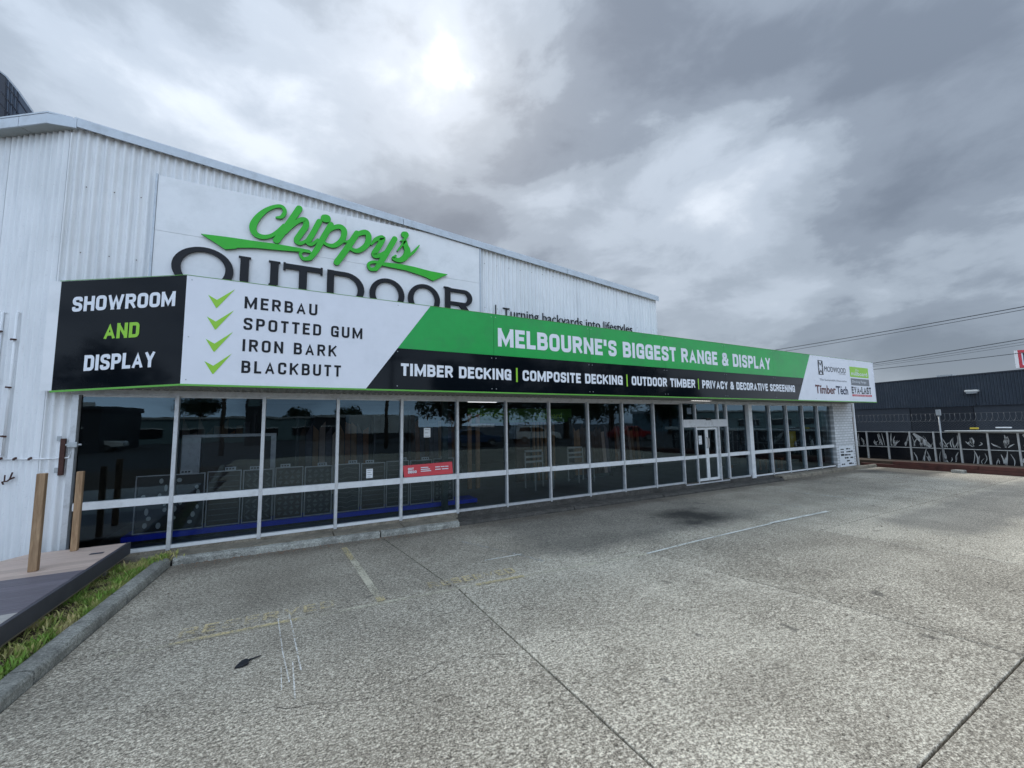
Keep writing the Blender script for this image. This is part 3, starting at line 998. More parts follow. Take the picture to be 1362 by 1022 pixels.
fascia(J + U2 * 0.004, E2, 5.435, 5.562, 'fascia', 'flashing')
for a, b in ((0.0, 0.565), (0.575, 6.0)):
    p = [O2 + U2 * max(a, 0), O2 + U2 * b, O2 + U2 * b + N2 * 0.142]
    p += [Vector((A.x, A.y, 0)) + Vector((0.01, 0.01, 0)), Bp + Vector((0.02, 0.02, 0))] if a == 0 else [O2 + U2 * a + N2 * 0.142]
    mb = MB()
    mb.slab([(q.x, q.y, 5.442) for q in p], (0, 0, 1), 0.006)
    mb.build('soffit', 'eave_lining', bld)
rf = MB()
rf.slab([(-2.5, FY - .06, 5.57), (7.86, FY - .06, roofz(7.86) + .108), (7.86, 20, roofz(7.86) + .108), (-2.5, 20, 5.57)], (0, 0, 1), 0.02)
rf.slab([(-2.52, FY - .04, 5.572), (-2.52, 20, 5.572), (E2.x, 20, 5.572), (E2.x, E2.y, 5.572), (A.x, A.y, 5.572)], (0, 0, 1), 0.02)
rf.box(8.02, FY + .1, 3.0, 17.3, 20, 3.06)
rf.build('roof', 'flashing', bld)
wl = MB()
wl.box(7.78, FY + .03, 2.2, 7.81, 20, 4.55)
wl.box(17.22, FY + .02, 0, 17.3, 20, 3.0)
wl.box(8.0, FY + .02, 2.2, 17.3, FY + .06, 3.3)
wl.box(-7.5, 20, 0, 17.3, 20.1, 4.6)
wl.build('side_wall', 'cladding_dark', bld)
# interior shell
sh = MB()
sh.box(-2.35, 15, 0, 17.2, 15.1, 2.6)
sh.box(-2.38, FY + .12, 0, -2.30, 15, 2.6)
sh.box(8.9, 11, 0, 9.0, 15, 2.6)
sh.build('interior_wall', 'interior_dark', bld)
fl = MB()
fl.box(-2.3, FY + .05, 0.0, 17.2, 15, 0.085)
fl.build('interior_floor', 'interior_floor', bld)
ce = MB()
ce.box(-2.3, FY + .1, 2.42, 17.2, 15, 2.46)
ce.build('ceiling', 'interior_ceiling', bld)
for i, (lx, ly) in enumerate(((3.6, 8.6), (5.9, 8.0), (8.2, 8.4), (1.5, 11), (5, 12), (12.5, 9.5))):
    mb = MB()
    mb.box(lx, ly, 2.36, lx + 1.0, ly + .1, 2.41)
    mb.build('ceiling_light', 'strip_light', bld)

# shop front: head, mullions, windows
HZ, BZ = 2.085, 0.17
ex = [-2.25] + [-1.31 + 0.985 * i for i in range(11)]
hd = MB()
hd.box(-2.31, FY - 0.03, HZ, 15.95, FY + 0.07, HZ + 0.07)
hd.build('head_frame', 'aluminium', bld)
def mullion(x, w=0.045, z0=0.11, m_='aluminium', name='mullion', d=0.03, z1=HZ):
    mb = MB()
    mb.box(x - w / 2, FY - d, z0, x + w / 2, FY + 0.06, z1)
    return mb.build(name, m_, bld, bevel=0.003)
mullion(-2.275, 0.055, 0.11, name='jamb')
for xm in ex[1:]:
    mullion(xm, .045 if xm < 2.7 else .034)
def bay(x0, x1, zb=BZ, rail=True, zt=HZ, w=0.045, zr=0.70):
    a, c = x0 + w / 2, x1 - w / 2
    mb = MB()
    mb.box(a + .001, FY - 0.018, zb - 0.04, c - .001, FY + 0.06, zb)
    mb.box(a + .001, FY + 0.018, zt - 0.02, c - .001, FY + 0.05, zt - .001)
    win = mb.build('window', 'white_trim' if a < 2.6 or a > 11.3 else 'aluminium', bld)
    for z0, z1 in ((zb, zr), (zr + 0.09, zt - 0.02)):
        p = MB()
        p.poly([(a, FY + 0.03, z0), (c, FY + 0.03, z0), (c, FY + 0.03, z1), (a, FY + 0.03, z1)])
        p.build('pane', 'shop_glass', win)
    r = MB()
    r.box(a, FY - 0.026, zr, c, FY + 0.05, zr + 0.09)
    r.build('rail', 'white_trim', win, bevel=0.002)
    return win
for a, c in zip(ex, ex[1:]):
    bay(a, c)
XD0, XD1 = ex[-1], 10.30
# entrance
dr = MB()
dr.box(XD0 + .025, FY - 0.03, 1.49, XD1 - .02, FY + 0.08, 1.68)
dr.box(XD0 + .025, FY - 0.02, 0.07, XD1 - .02, FY + 0.10, 0.10)
for xx in (9.05, 9.95):
    dr.box(xx - .02, FY - 0.02, 1.68, xx + .02, FY + 0.05, HZ - .001)
    dr.box(xx - .02, FY - 0.02, 0.10, xx + .02, FY + 0.05, 1.489)
ent = dr.build('door_frame', 'aluminium', bld)
for (a, c) in ((XD0 + .025, 9.03), (9.07, 9.93), (9.97, XD1 - .02)):
    p = MB()
    p.poly([(a, FY + .02, 1.68), (c, FY + .02, 1.68), (c, FY + .02, HZ), (a, FY + .02, HZ)])
    p.build('pane', 'shop_glass', ent)
for (a, c) in ((XD0 + .025, 9.03), (9.97, XD1 - .02)):
    p = MB()
    p.poly([(a, FY + .02, .10), (c, FY + .02, .10), (c, FY + .02, 1.49), (a, FY + .02, 1.49)])
    p.build('pane', 'shop_glass', ent)
    p = MB()
    p.box(a, FY - .01, .70, c, FY + .015, .78)
    p.build('rail', 'white_trim', ent)
for (a, c) in ((9.075, 9.497), (9.503, 9.925)):
    f = MB()
    for q in ((a, .105, a + .05, 1.48), (c - .05, .105, c, 1.48)):
        f.box(q[0], FY + .03, q[1], q[2], FY + .07, q[3])
    f.box(a + .05, FY + .03, .105, c - .05, FY + .07, .19)
    f.box(a + .05, FY + .03, 1.42, c - .05, FY + .07, 1.48)
    f.box(a + .05, FY + .03, .70, c - .05, FY + .07, .78)
    d_ = f.build('door', 'white_trim', bld, bevel=.002)
    p = MB()
    p.poly([(a + .05, FY + .05, .19), (c - .05, FY + .05, .19), (c - .05, FY + .05, 1.42), (a + .05, FY + .05, 1.42)])
    p.build('pane', 'shop_glass', d_)
    h = MB()
    hx = c - .025 if a < 9.3 else a + .025
    h.tube([(hx, FY + .03, .95), (hx, FY - .01, .97), (hx, FY - .01, 1.2), (hx, FY + .03, 1.22)], .009, 6)
    h.build('handle', 'chrome', d_)
mb = MB()
mb.box(9.42, FY - .05, 1.66, 9.60, FY - .03, 1.72)
mb.build('door_sensor', 'rubber', bld)
mullion(XD1, .05)
bay(XD1 + .01, 11.24, .14)
mullion(11.33, .16, 0.05, 'white_trim', 'post', .05)
ex2 = [11.39] + [11.42 + 0.902 * i for i in range(1, 6)]
for xm in ex2[1:-1]:
    mullion(xm, .04, .06)
for a, c in zip(ex2, ex2[1:]):
    bay(a, c, .12, True, HZ, .04)
for xm in ex2[1:]:  # added dark posts imitate the mullions doubled by reflection in the glass
    mb = MB()
    mb.box(xm + .06, FY + .10, .09, xm + .10, FY + .2, 2.40)
    mb.build('inner_post', 'aluminium_dark', bld)
mb = MB()
mb.box(15.95, FY - .06, -.02, 17.26, FY + .3, 2.2)
mb.build('brick_pier', 'painted_brick', bld, bevel=.004)
mb = MB()
mb.tube([(17.31, FY - .09, 0), (17.31, FY - .09, 2.2)], .035, 8)
mb.build('downpipe', 'white_trim', bld, smooth=True)
# footing under glass
mb = MB()
mb.box(-2.28, FY - .015, 0.02, 2.63, FY + .06, 0.128)
mb.build('footing', 'path_concrete', bld)
mb = MB()
mb.box(2.632, FY - .015, -0.03, 15.95, FY + .06, 0.128)
mb.build('footing', 'path_dark', bld)

# awning box behind the long sign, ribbed soffit
KX, KY = -1.135, 6.0
EXs, EYs = -2.463, 6.733
so_ = MB()
xr = KX
yf = lambda x: KY + 0.02 if x >= KX else KY + 0.02 + (KX - x) * (EYs - KY) / (KX - EXs)
x = EXs + 0.03
prev = None
i = 0
while x < 17.0:
    dz = 0.012 if i % 2 else 0.0
    for xx, z_ in ((x, dz), (x + 0.036, dz)):
        n = len(so_.v)
        y0 = yf(xx)
        so_.v += [(xx, y0, 2.175 + z_), (xx, FY - 0.02, 2.16 + z_)]
        if prev is not None:
            so_.f.append((prev, n, n + 1, prev + 1))
            so_.mi.append(0)
        prev = n
    x += 0.045
    i += 1
so_.build('awning_soffit', 'soffit_paint', bld)
aw = MB()
aw.hull([(EXs + .05, EYs + .06), (KX + .03, KY + .07), (16.9, KY + .07), (16.9, FY - .03), (EXs + .05, FY - .03)], 2.20, 3.30)
aw.build('awning_box', 'cladding_dark', bld)
mb = MB()
for xb_ in (0.4, 3.4, 6.4, 9.4, 12.4, 15.4):
    mb.box(xb_, KY + .1, 2.19, xb_ + .05, FY - .04, 2.20)
mb.build('awning_rib', 'soffit_paint', bld)

# ------------------------------------------------------------------ long sign on the awning
sgn = thing('awning_sign', 'long green, black and white sign board along the awning listing timber decking', 'sign', (KX, KY, 2.17))
NY = (0, -1, 0)
def front_panel(pts, m_, name='sign_panel', y=KY):
    mb = MB()
    mb.slab([(a, y, c) for a, c in pts], (0, 1, 0), 0.018)
    return mb.build(name, m_, sgn)
Zb, Zm, Zt = 2.178, 2.79, 3.488
xl0, xl1 = 1.865, 0.935                        # left slash, top and bottom
sl = lambda z: xl1 + (xl0 - xl1) * (z - Zb) / (Zt - Zb)
xr0, xr1 = 13.05, 12.24                        # right slash
sr = lambda z: xr1 + (xr0 - xr1) * (z - Zb) / (Zt - Zb)
front_panel([(KX, Zb), (sl(Zb), Zb), (sl(Zt), Zt), (KX, Zt)], 'sign_white')
seams = [2.95, 5.0, 7.05, 9.1, 11.15]
def strips(z0, z1, m_):
    xs = [None] + seams + [None]
    for a, c in zip(xs, xs[1:]):
        l0, l1 = (sl(z0) + .002, sl(z1) + .002) if a is None else (a + .002, a + .002)
        r0, r1 = (sr(z0) - .002, sr(z1) - .002) if c is None else (c - .002, c - .002)
        front_panel([(l0, z0), (r0, z0), (r1, z1), (l1, z1)], m_)
strips(Zb, Zm - .001, 'sign_black')
strips(Zm + .001, Zt, 'sign_green')
front_panel([(sr(Zb) + .001, Zb), (17.0, Zb), (17.0, Zt), (sr(Zt) + .001, Zt)], 'sign_white')
# splayed end panel
dsp = Vector((KX - EXs, KY - EYs, 0))
LSP = dsp.length
dsp.normalize()
nsp = Vector((dsp.y, -dsp.x, 0))
if nsp.y > 0:
    nsp = -nsp
def SPp(s, z):
    p = Vector((EXs, EYs, 0)) + dsp * s
    return Vector((p.x, p.y, z))
zsl = lambda s: 0.054 * s / LSP
mb = MB()
mb.slab([SPp(0.012, 2.125), SPp(LSP, Zb), SPp(LSP, Zt), SPp(0.012, 3.435)], -nsp, 0.018)
mb.build('sign_panel', 'sign_black', sgn)
mb = MB()
mb.slab([SPp(0, 2.12), SPp(0.01, 2.12), SPp(0.01, 3.437), SPp(0, 3.437)], -nsp, 0.03)
mb.slab([tuple(SPp(0, 2.12) - nsp * .03), (-2.50, FY - .02, 2.12), (-2.50, FY - .02, 3.43), tuple(SPp(0, 3.437) - nsp * .03)], (-1, 0, 0), 0.012)
mb.slab([tuple(SPp(0, 2.12)), (-2.56, FY - .10, 2.12), (-2.56, FY - .10, 3.43), tuple(SPp(0, 3.437))], (0, 1, 0), 0.012)
mb.build('end_return', 'white_panel', sgn)
# lime edge trims
mb = MB()
mb.box(KX - .004, KY - .012, Zb - .024, 17.02, KY + .03, Zb - .002)
mb.slab([SPp(0, 2.098), SPp(LSP, Zb - .024), SPp(LSP, Zb - .002), SPp(0, 2.12)], nsp, 0.012)
mb.build('edge_trim', 'lime_trim', sgn)
mb = MB()
mb.box(KX - .004, KY - .006, Zt + .001, 17.02, KY + .03, Zt + .005)
mb.slab([SPp(0, 3.437), SPp(LSP, Zt + .001), SPp(LSP, Zt + .006), SPp(0, 3.443)], nsp, 0.006)
mb.build('edge_trim', 'lime_trim', sgn)
mb = MB()
mb.box(17.0, KY - .005, Zb, 17.02, KY + .85, Zt)
mb.build('end_cap', 'sign_white', sgn)
UX = (1, 0, 0)
def fr(txt, x0, x1, z0, z1, m_='letter_white', tk=.205, gap=.09, name='lettering'):
    return lettering(name, txt, (x0, KY, z0), UX, x1 - x0, z1 - z0, m_, sgn, NY, tk, gap)
fr("MELBOURNE'S BIGGEST RANGE & DISPLAY", 3.03, 11.02, 2.945, 3.262)
fr('TIMBER DECKING', 1.42, 3.275, 2.382, 2.568)
fr('COMPOSITE DECKING', 3.497, 5.80, 2.382, 2.568)
fr('OUTDOOR TIMBER', 6.045, 7.985, 2.385, 2.572)
fr('PRIVACY & DECORATIVE SCREENING', 8.225, 12.10, 2.385, 2.572)
for xx in (3.383, 5.917, 8.097):
    mb = MB()
    mb.poly([(xx - .016, KY - .004, 2.357), (xx + .016, KY - .004, 2.357), (xx + .016, KY - .004, 2.598), (xx - .016, KY - .004, 2.598)])
    mb.build('divider_bar', 'lime', sgn)
for i, (txt, w) in enumerate((('MERBAU', .83), ('SPOTTED GUM', 1.415), ('IRON BARK', 1.085), ('BLACKBUTT', 1.145))):
    z0 = (3.153, 2.88, 2.605, 2.332)[i]
    fr(txt, -.545, -.545 + w, z0, z0 + .155, 'letter_black', .175, .24)
    tx, tz = -.92, (3.123, 2.852, 2.578, 2.306)[i]
    mb = MB()
    tick = [(0, .152), (.085, .0), (.095, .0), (.27, .262), (.09, .10)]
    pts = [(tx + a, KY - .004, tz + c) for a, c in tick]
    mb.poly([pts[0], pts[1], pts[2], pts[4]])
    mb.poly([pts[4], pts[2], pts[3]])
    mb.build('tick_mark', 'lime', sgn)
for txt, s0, s1, z0, h, m_ in (('SHOWROOM', .17, 1.40, 3.058, .182, 'letter_white'), ('AND', .575, .995, 2.722, .184, 'lime'), ('DISPLAY', .37, 1.205, 2.345, .187, 'letter_white')):
    rise = Vector((dsp.x, dsp.y, .042)).normalized()
    lettering('lettering', txt, SPp(s0, z0), rise, s1 - s0, h, m_, sgn, nsp, .20, .08)
mb = MB()                                       # screw heads along the sheet edges
for xs_ in [KX + .05, sl(Zm) - .0] + [v for q in seams for v in (q - .04, q + .04)] + [13.2, 16.95]:
    for zz_ in (Zb + .05, Zm - .05, Zt - .05):
        mb.tube([(xs_, KY, zz_), (xs_, KY - .004, zz_)], .008, 6)
mb.build('panel_screws', 'galvanised', sgn)
# supplier logos on the right end
def fb(txt, x0, x1, z0, h, m_, bold=.0, lift=.004, name='logo_lettering'):
    return font_text(name, txt, (x0, KY, z0), UX, x1 - x0, h, m_, sgn, NY, bold, lift)
fb('MODWOOD', 13.80, 15.10, 3.04, .155, 'letter_black', .0)
fb('NATURAL', 14.67, 15.08, 2.985, .04, 'print_grey')
fb('The Sustainable Alternative', 13.48, 15.10, 2.76, .06, 'print_grey')
mb = MB()
ribs = []
for z0, z1, fl_ in ((3.15, 3.325, 0), (2.96, 3.135, 1)):
    xm0, xm1 = 13.49, 13.68
    pth = [(xm0, z0), (xm0, z1), ((xm0 + xm1) / 2, z0 + .07), (xm1, z1), (xm1, z0)]
    if fl_:
        pth = [(a, z0 + z1 - c) for a, c in pth]
    for q in ribbon([Vector(p) for p in pth], .03):
        mb.poly([(p.x, KY - .004, p.y) for p in q])
for q in ribbon([Vector(p) for p in ((13.455, 2.94), (13.455, 3.345), (13.715, 3.345), (13.715, 2.94))], .018, True):
    mb.poly([(p.x, KY - .0045, p.y) for p in q])
mb.build('logo_emblem', 'letter_black', sgn)
mat('logo_maroon', (0.12, 0.025, 0.02), 0.5, var=.05)
mat('logo_navy', (0.012, 0.02, 0.06), 0.5, var=.05)
fb('Timber', 13.20, 14.36, 2.385, .235, 'logo_maroon', .022)
fb('Tech', 14.42, 15.12, 2.385, .235, 'logo_navy', .022)
for xx, ww in ((13.19, .34), (14.38, .34)):
    mb = MB()
    mb.poly([(xx, KY - .005, 2.585), (xx + .035, KY - .005, 2.55), (xx + .035, KY - .005, 2.63), (xx, KY - .005, 2.63)])
    mb.poly([(xx + ww, KY - .005, 2.585), (xx + ww, KY - .005, 2.63), (xx + ww - .035, KY - .005, 2.63), (xx + ww - .035, KY - .005, 2.55)])
    mb.build('logo_serif', 'logo_maroon' if xx < 14 else 'logo_navy', sgn)
mb = MB()
mb.poly([(15.36, KY - .004, 2.945), (16.62, KY - .004, 2.945), (16.62, KY - .004, 3.27), (15.36, KY - .004, 3.27)])
mb.build('logo_block', 'lime', sgn)
fb('the', 15.72, 15.95, 3.14, .07, 'letter_white', .0, .006)
fb('millboard', 15.44, 16.52, 3.00, .12, 'letter_white', .01, .006)
mb = MB()
mb.poly([(15.38, KY - .004, 2.68), (16.62, KY - .004, 2.68), (16.62, KY - .004, 2.90), (15.38, KY - .004, 2.90)])
mb.build('logo_block', 'print_grey', sgn)
fb('Decking Range', 15.46, 16.4, 2.765, .075, 'letter_white', .0, .006)
lettering('logo_lettering', 'EVA-LAST', (15.37, KY, 2.42), UX, 1.33, .22, 'letter_black', sgn, NY, .24, .09)
mb = MB()
for zz_ in (2.465, 2.52, 2.575):
    mb.poly([(15.36, KY - .0065, zz_), (16.71, KY - .0065, zz_), (16.71, KY - .0065, zz_ + .012), (15.36, KY - .0065, zz_ + .012)])
mb.build('logo_stripe', 'sign_white', sgn)
mb = MB()
mb.poly([(15.38, KY - .004, 2.335), (16.72, KY - .004, 2.335), (16.72, KY - .004, 2.395), (15.38, KY - .004, 2.395)])
mb.build('logo_block', 'red_card', sgn)
fb('COMPOSITE DECKING', 15.46, 16.64, 2.348, .032, 'letter_white', .0, .006)

# ------------------------------------------------------------------ name sign on the gable
ws = thing('wall_sign', 'white panel with green script and wide black capitals on the gable', 'sign', (-1.66, FY, 3.5))
PY = FY - 0.045
def wp(x0, x1, z0, z1f):
    mb = MB()
    z1a, z1b = z1f(x0), z1f(x1)
    mb.slab([(x0 + .0015, PY, z0), (x1 - .0015, PY, z0), (x1 - .0015, PY, z1b), (x0 + .0015, PY, z1a)], (0, 1, 0), 0.012)
    return mb.build('sign_panel', 'white_panel', ws)
topf = lambda x: min(5.07, roofz(x) - 0.012)
wp(-1.66, 3.07, 3.40, lambda x: 4.298)
wp(-1.66, 0.70, 4.302, topf)
mb = MB()
mb.slab([(.7015, PY, 4.302), (3.0685, PY, 4.302), (3.0685, PY, topf(3.07)), (2.1, PY, 5.07), (.7015, PY, 5.07)], (0, 1, 0), .012)
mb.build('sign_panel', 'white_panel', ws)
mb = MB()
mb.box(-1.685, PY - .012, 3.4, -1.662, FY, 5.085)
mb.box(3.072, PY - .010, 3.4, 3.095, FY, roofz(3.09))
mb.build('sign_edge', 'flashing', ws)
CH={'C':[(-0.268,4.783,0.032),(-0.201,4.811,0.055),(-0.164,4.903,0.06),(-0.206,4.97,0.055),(-0.298,4.947,0.054),(-0.416,4.853,0.069),(-0.514,4.713,0.089),(-0.56,4.575,0.099),(-0.528,4.474,0.088),(-0.438,4.444,0.074),(-0.335,4.481,0.059),(-0.253,4.566,0.048),(-0.172,4.687,0.038)],'h1':[(0.027,4.999,0.096),(-0.087,4.761,0.094),(-0.256,4.428,0.102)],'h2':[(-0.148,4.56,0.038),(-0.06,4.698,0.055),(0.038,4.811,0.073),(0.115,4.829,0.085),(0.125,4.74,0.09),(0.053,4.589,0.089),(0.005,4.483,0.083),(0.057,4.446,0.061),(0.15,4.519,0.045),(0.238,4.644,0.04)],'i1':[(0.311,4.854,0.087),(0.225,4.641,0.085),(0.164,4.492,0.085),(0.217,4.466,0.057),(0.298,4.556,0.04)],'idot':[(0.39,4.922,0.135),(0.412,4.927,0.135)],'p1':[(0.479,4.843,0.088),(0.372,4.596,0.093),(0.272,4.362,0.085),(0.197,4.234,0.073),(0.108,4.211,0.056),(0.062,4.277,0.044),(0.104,4.33,0.039),(0.194,4.332,0.039)],'p2':[(0.397,4.663,0.041),(0.503,4.786,0.065),(0.612,4.836,0.084),(0.675,4.771,0.096),(0.645,4.623,0.089),(0.537,4.507,0.076),(0.428,4.501,0.058),(0.36,4.548,0.04)],'q1':[(0.869,4.782,0.098),(0.732,4.515,0.102),(0.576,4.237,0.099)],'q2':[(0.66,4.595,0.036),(0.757,4.631,0.042),(0.869,4.76,0.074),(1.0,4.827,0.093),(1.051,4.757,0.1),(1.013,4.604,0.093),(0.889,4.49,0.079),(0.783,4.5,0.06),(0.731,4.547,0.042)],'y1':[(1.092,4.636,0.031),(1.165,4.739,0.07),(1.28,4.79,0.09),(1.212,4.628,0.095),(1.139,4.484,0.094),(1.2,4.463,0.082),(1.32,4.551,0.058),(1.427,4.705,0.052)],'y2':[(1.473,4.814,0.098),(1.366,4.593,0.096),(1.247,4.358,0.095),(1.173,4.232,0.075),(1.084,4.217,0.056),(1.054,4.291,0.049),(1.127,4.343,0.05),(1.262,4.355,0.051)],'a1':[(1.637,4.926,0.12),(1.657,4.931,0.12)],'a2':[(1.67,4.906,0.067),(1.632,4.837,0.04),(1.568,4.8,0.013)],'s1':[(1.522,4.614,0.026),(1.601,4.74,0.04),(1.648,4.817,0.06),(1.659,4.735,0.093),(1.692,4.641,0.113),(1.651,4.525,0.112),(1.556,4.454,0.085),(1.452,4.468,0.058),(1.492,4.519,0.039)],'s2':[(1.651,4.499,0.046),(1.796,4.644,0.047),(1.895,4.783,0.02)],'sw1':[(-1.158,4.331),(-0.868,4.349),(-0.533,4.359),(-0.283,4.37),(0.014,4.371),(0.193,4.365),(0.187,4.331),(0.066,4.313),(-0.183,4.285),(-0.538,4.255),(-0.742,4.214),(-0.742,4.202),(-0.875,4.164),(-1.025,4.256)],'sw2':[(1.277,4.37),(1.572,4.391),(1.798,4.384),(2.099,4.355),(2.42,4.35),(2.151,4.185),(1.998,4.239),(1.669,4.295),(1.263,4.309)]}
LY = PY - 0.016
CH['y3'] = CH['y2'][3:]
CH['y2'] = CH['y2'][:4]
CH['p3'] = CH['p1'][3:]
CH['p1'] = CH['p1'][:4]
def resample(P, n=5):
    """Catmull-Rom through (x, z, w)"""
    P = [Vector(p) for p in P]
    if len(P) == 2:
        return P
    Q = [P[0] * 2 - P[1]] + P + [P[-1] * 2 - P[-2]]
    out = []
    for i in range(1, len(Q) - 2):
        a, b, c, d = Q[i - 1:i + 3]
        for k in range(n):
            t_ = k / n
            out.append(0.5 * ((2 * b) + (c - a) * t_ + (2 * a - 5 * b + 4 * c - d) * t_ ** 2 + (3 * b - a - 3 * c + d) * t_ ** 3))
    out.append(P[-1])
    return out
def solid_outline(mb, L, Rr, y0, y1):
    n = len(L)
    b = len(mb.v)
    for p, q in zip(L, Rr):
        mb.v += [(p.x, y0, p.y), (q.x, y0, q.y), (p.x, y1, p.y), (q.x, y1, q.y)]
    for i in range(n - 1):
        a = b + 4 * i
        mb.f += [(a, a + 1, a + 5, a + 4), (a, a + 4, a + 6, a + 2), (a + 1, a + 3, a + 7, a + 5)]
        mb.mi += [0, 1, 1]
    a = b + 4 * (n - 1)
    mb.f += [(b, b + 2, b + 3, b + 1), (a, a + 1, a + 3, a + 2)]
    mb.mi += [1, 1]
def stroke_solid(mb, P, y0, y1):
    S_ = resample(P)
    # round the two ends
    def endcap(p, d, w):
        return [(Vector((p.x, p.y)) + d * (w / 2) * sin(a), w * cos(a)) for a in (1.35, 1.1, 0.75, 0.4)]
    pts = [Vector((p.x, p.y)) for p in S_]
    ws_ = [max(0.008, p.z * 0.93) for p in S_]
    d0 = (pts[0] - pts[1]).normalized()
    d1 = (pts[-1] - pts[-2]).normalized()
    c0 = endcap(S_[0], d0, ws_[0])
    c1 = endcap(S_[-1], d1, ws_[-1])
    pts = [c[0] for c in c0] + pts + [c[0] for c in reversed(c1)]
    ws_ = [c[1] for c in c0] + ws_ + [c[1] for c in reversed(c1)]
    L, Rr = [], []
    for i, p in enumerate(pts):
        d = (pts[min(i + 1, len(pts) - 1)] - pts[max(i - 1, 0)]).normalized()
        nn = Vector((-d.y, d.x))
        L.append(p + nn * ws_[i] / 2)
        Rr.append(p - nn * ws_[i] / 2)
    solid_outline(mb, L, Rr, y0, y1)
for keys in (('C',), ('h1', 'h2'), ('i1', 'idot'), ('p1', 'p2', 'p3'), ('q1', 'q2'), ('y1', 'y2', 'y3'), ('a1', 'a2'), ('s1', 's2')):
    mb = MB()
    for i, kk in enumerate(keys):
        off = {'C': 0, 'h': .002, 'i': .004, 'p': .006, 'q': .008, 'y': .010, 'a': .005, 's': .012}[kk[0]] + .001 * i
        stroke_solid(mb, CH[kk], LY - .030 - off, LY)
    mb.build('letter', ['script_green', 'script_side'], ws)
for kk in ('sw1', 'sw2'):
    mb = MB()
    mb.slab([(a, LY, c) for a, c in CH[kk]], (0, -1, 0), .035, 0, 1)
    mb.build('swoosh', ['script_green', 'script_side'], ws)
# wide capitals
def ellring(mb, cx_, cz, rx, rz, sw, st, y0, y1, n=40):
    L = [Vector((cx_ + rx * cos(2 * pi * i / n), cz + rz * sin(2 * pi * i / n))) for i in range(n + 1)]
    Rr = [Vector((cx_ + (rx - sw) * cos(2 * pi * i / n), cz + (rz - st) * sin(2 * pi * i / n))) for i in range(n + 1)]
    solid_outline(mb, Rr, L, y0, y1)
def bxl(mb, x0, x1, z0, z1, y0, y1):
    solid_outline(mb, [Vector((x0, z0)), Vector((x0, z1))], [Vector((x1, z0)), Vector((x1, z1))], y0, y1)
BZ0, BZ1 = 3.56, 4.10
Y0, Y1 = LY - .03, LY
def cap(fn):
    mb = MB()
    fn(mb)
    mb.build('letter', ['letter_black', 'letter_black'], ws)
cap(lambda mb: ellring(mb, -1.11, 3.85, .345, .298, .095, .062, Y0, Y1))
def U_l(mb):
    for (a, c, w_) in ((-.70, .09, .0), (-.33, .08, .0)):
        bxl(mb, a + .01, a + .115, 3.75, BZ1 - .02, Y0, Y1)
        bxl(mb, a - .012, a + .137, BZ1 - .02, BZ1 + .005, Y0 - .001, Y1)
    P = [(-.64, 3.76), (-.62, 3.65), (-.52, 3.585), (-.42, 3.585), (-.31, 3.65), (-.28, 3.76)]
    solid_outline(mb, [Vector((p[0] * 1.0 - .05 * (1 if i < 2 else (-1 if i > 3 else 0)), p[1] - (.03 if 1 < i < 4 else 0))) for i, p in enumerate(P)],
                  [Vector((p[0] + .05 * (1 if i < 2 else (-1 if i > 3 else 0)), p[1] + (.05 if 1 < i < 4 else 0))) for i, p in enumerate(P)], Y0 - .002, Y1)
cap(U_l)
def T_l(mb):
    bxl(mb, -.14, .365, BZ1 - .075, BZ1, Y0, Y1)
    bxl(mb, .055, .165, BZ0, BZ1 - .03, Y0 - .001, Y1)
    bxl(mb, -.155, -.125, BZ1 - .105, BZ1 + .012, Y0 - .002, Y1)
    bxl(mb, .35, .38, BZ1 - .105, BZ1 + .012, Y0 - .002, Y1)
cap(T_l)
def D_l(mb):
    bxl(mb, .445, .545, BZ0, BZ1 + .004, Y0, Y1)
    n = 16
    L = [Vector((.70 + .30 * sin(pi * i / n), 3.83 + .27 * cos(pi * i / n))) for i in range(n + 1)]
    Rr = [Vector((.70 + .20 * sin(pi * i / n), 3.83 + .205 * cos(pi * i / n))) for i in range(n + 1)]
    L = [Vector((.46, 4.10))] + L + [Vector((.46, 3.56))]
    Rr = [Vector((.46, 4.035))] + Rr + [Vector((.46, 3.625))]
    solid_outline(mb, L, Rr, Y0 - .001, Y1)
cap(D_l)
cap(lambda mb: ellring(mb, 1.365, 3.83, .285, .272, .095, .062, Y0, Y1))
cap(lambda mb: ellring(mb, 1.995, 3.83, .285, .272, .095, .062, Y0, Y1))
def R_l(mb):
    bxl(mb, 2.375, 2.475, BZ0, BZ1 + .015, Y0, Y1)
    bxl(mb, 2.35, 2.44, BZ1 - .005, BZ1 + .02, Y0 - .003, Y1)
    n = 14
    L = [Vector((2.74 + .16 * sin(pi * i / n), 3.955 + .15 * cos(pi * i / n))) for i in range(n + 1)]
    Rr = [Vector((2.74 + .065 * sin(pi * i / n), 3.955 + .09 * cos(pi * i / n))) for i in range(n + 1)]
    L = [Vector((2.39, 4.105))] + L + [Vector((2.39, 3.805))]
    Rr = [Vector((2.39, 4.045))] + Rr + [Vector((2.39, 3.865))]
    solid_outline(mb, L, Rr, Y0 - .001, Y1)
    solid_outline(mb, [Vector((2.62, 3.83)), Vector((2.84, 3.56))], [Vector((2.74, 3.84)), Vector((2.97, 3.56))], Y0 - .002, Y1)
cap(R_l)
tl = thing('tagline_lettering', 'thin black slogan lettering on the corrugated wall beside the gable sign', 'sign', (3.5, FY, 3.7))
font_text('lettering', 'Turning backyards into lifestyles', (3.56, FY - .034, 3.715), UX, 3.41, .185, 'letter_black', tl, NY, 0.0, .004, 0, .012)
mb = MB()
mb.box(3.40, FY - .045, 3.6, 3.415, FY - .022, 3.93)
mb.build('divider_bar', 'letter_black', tl)
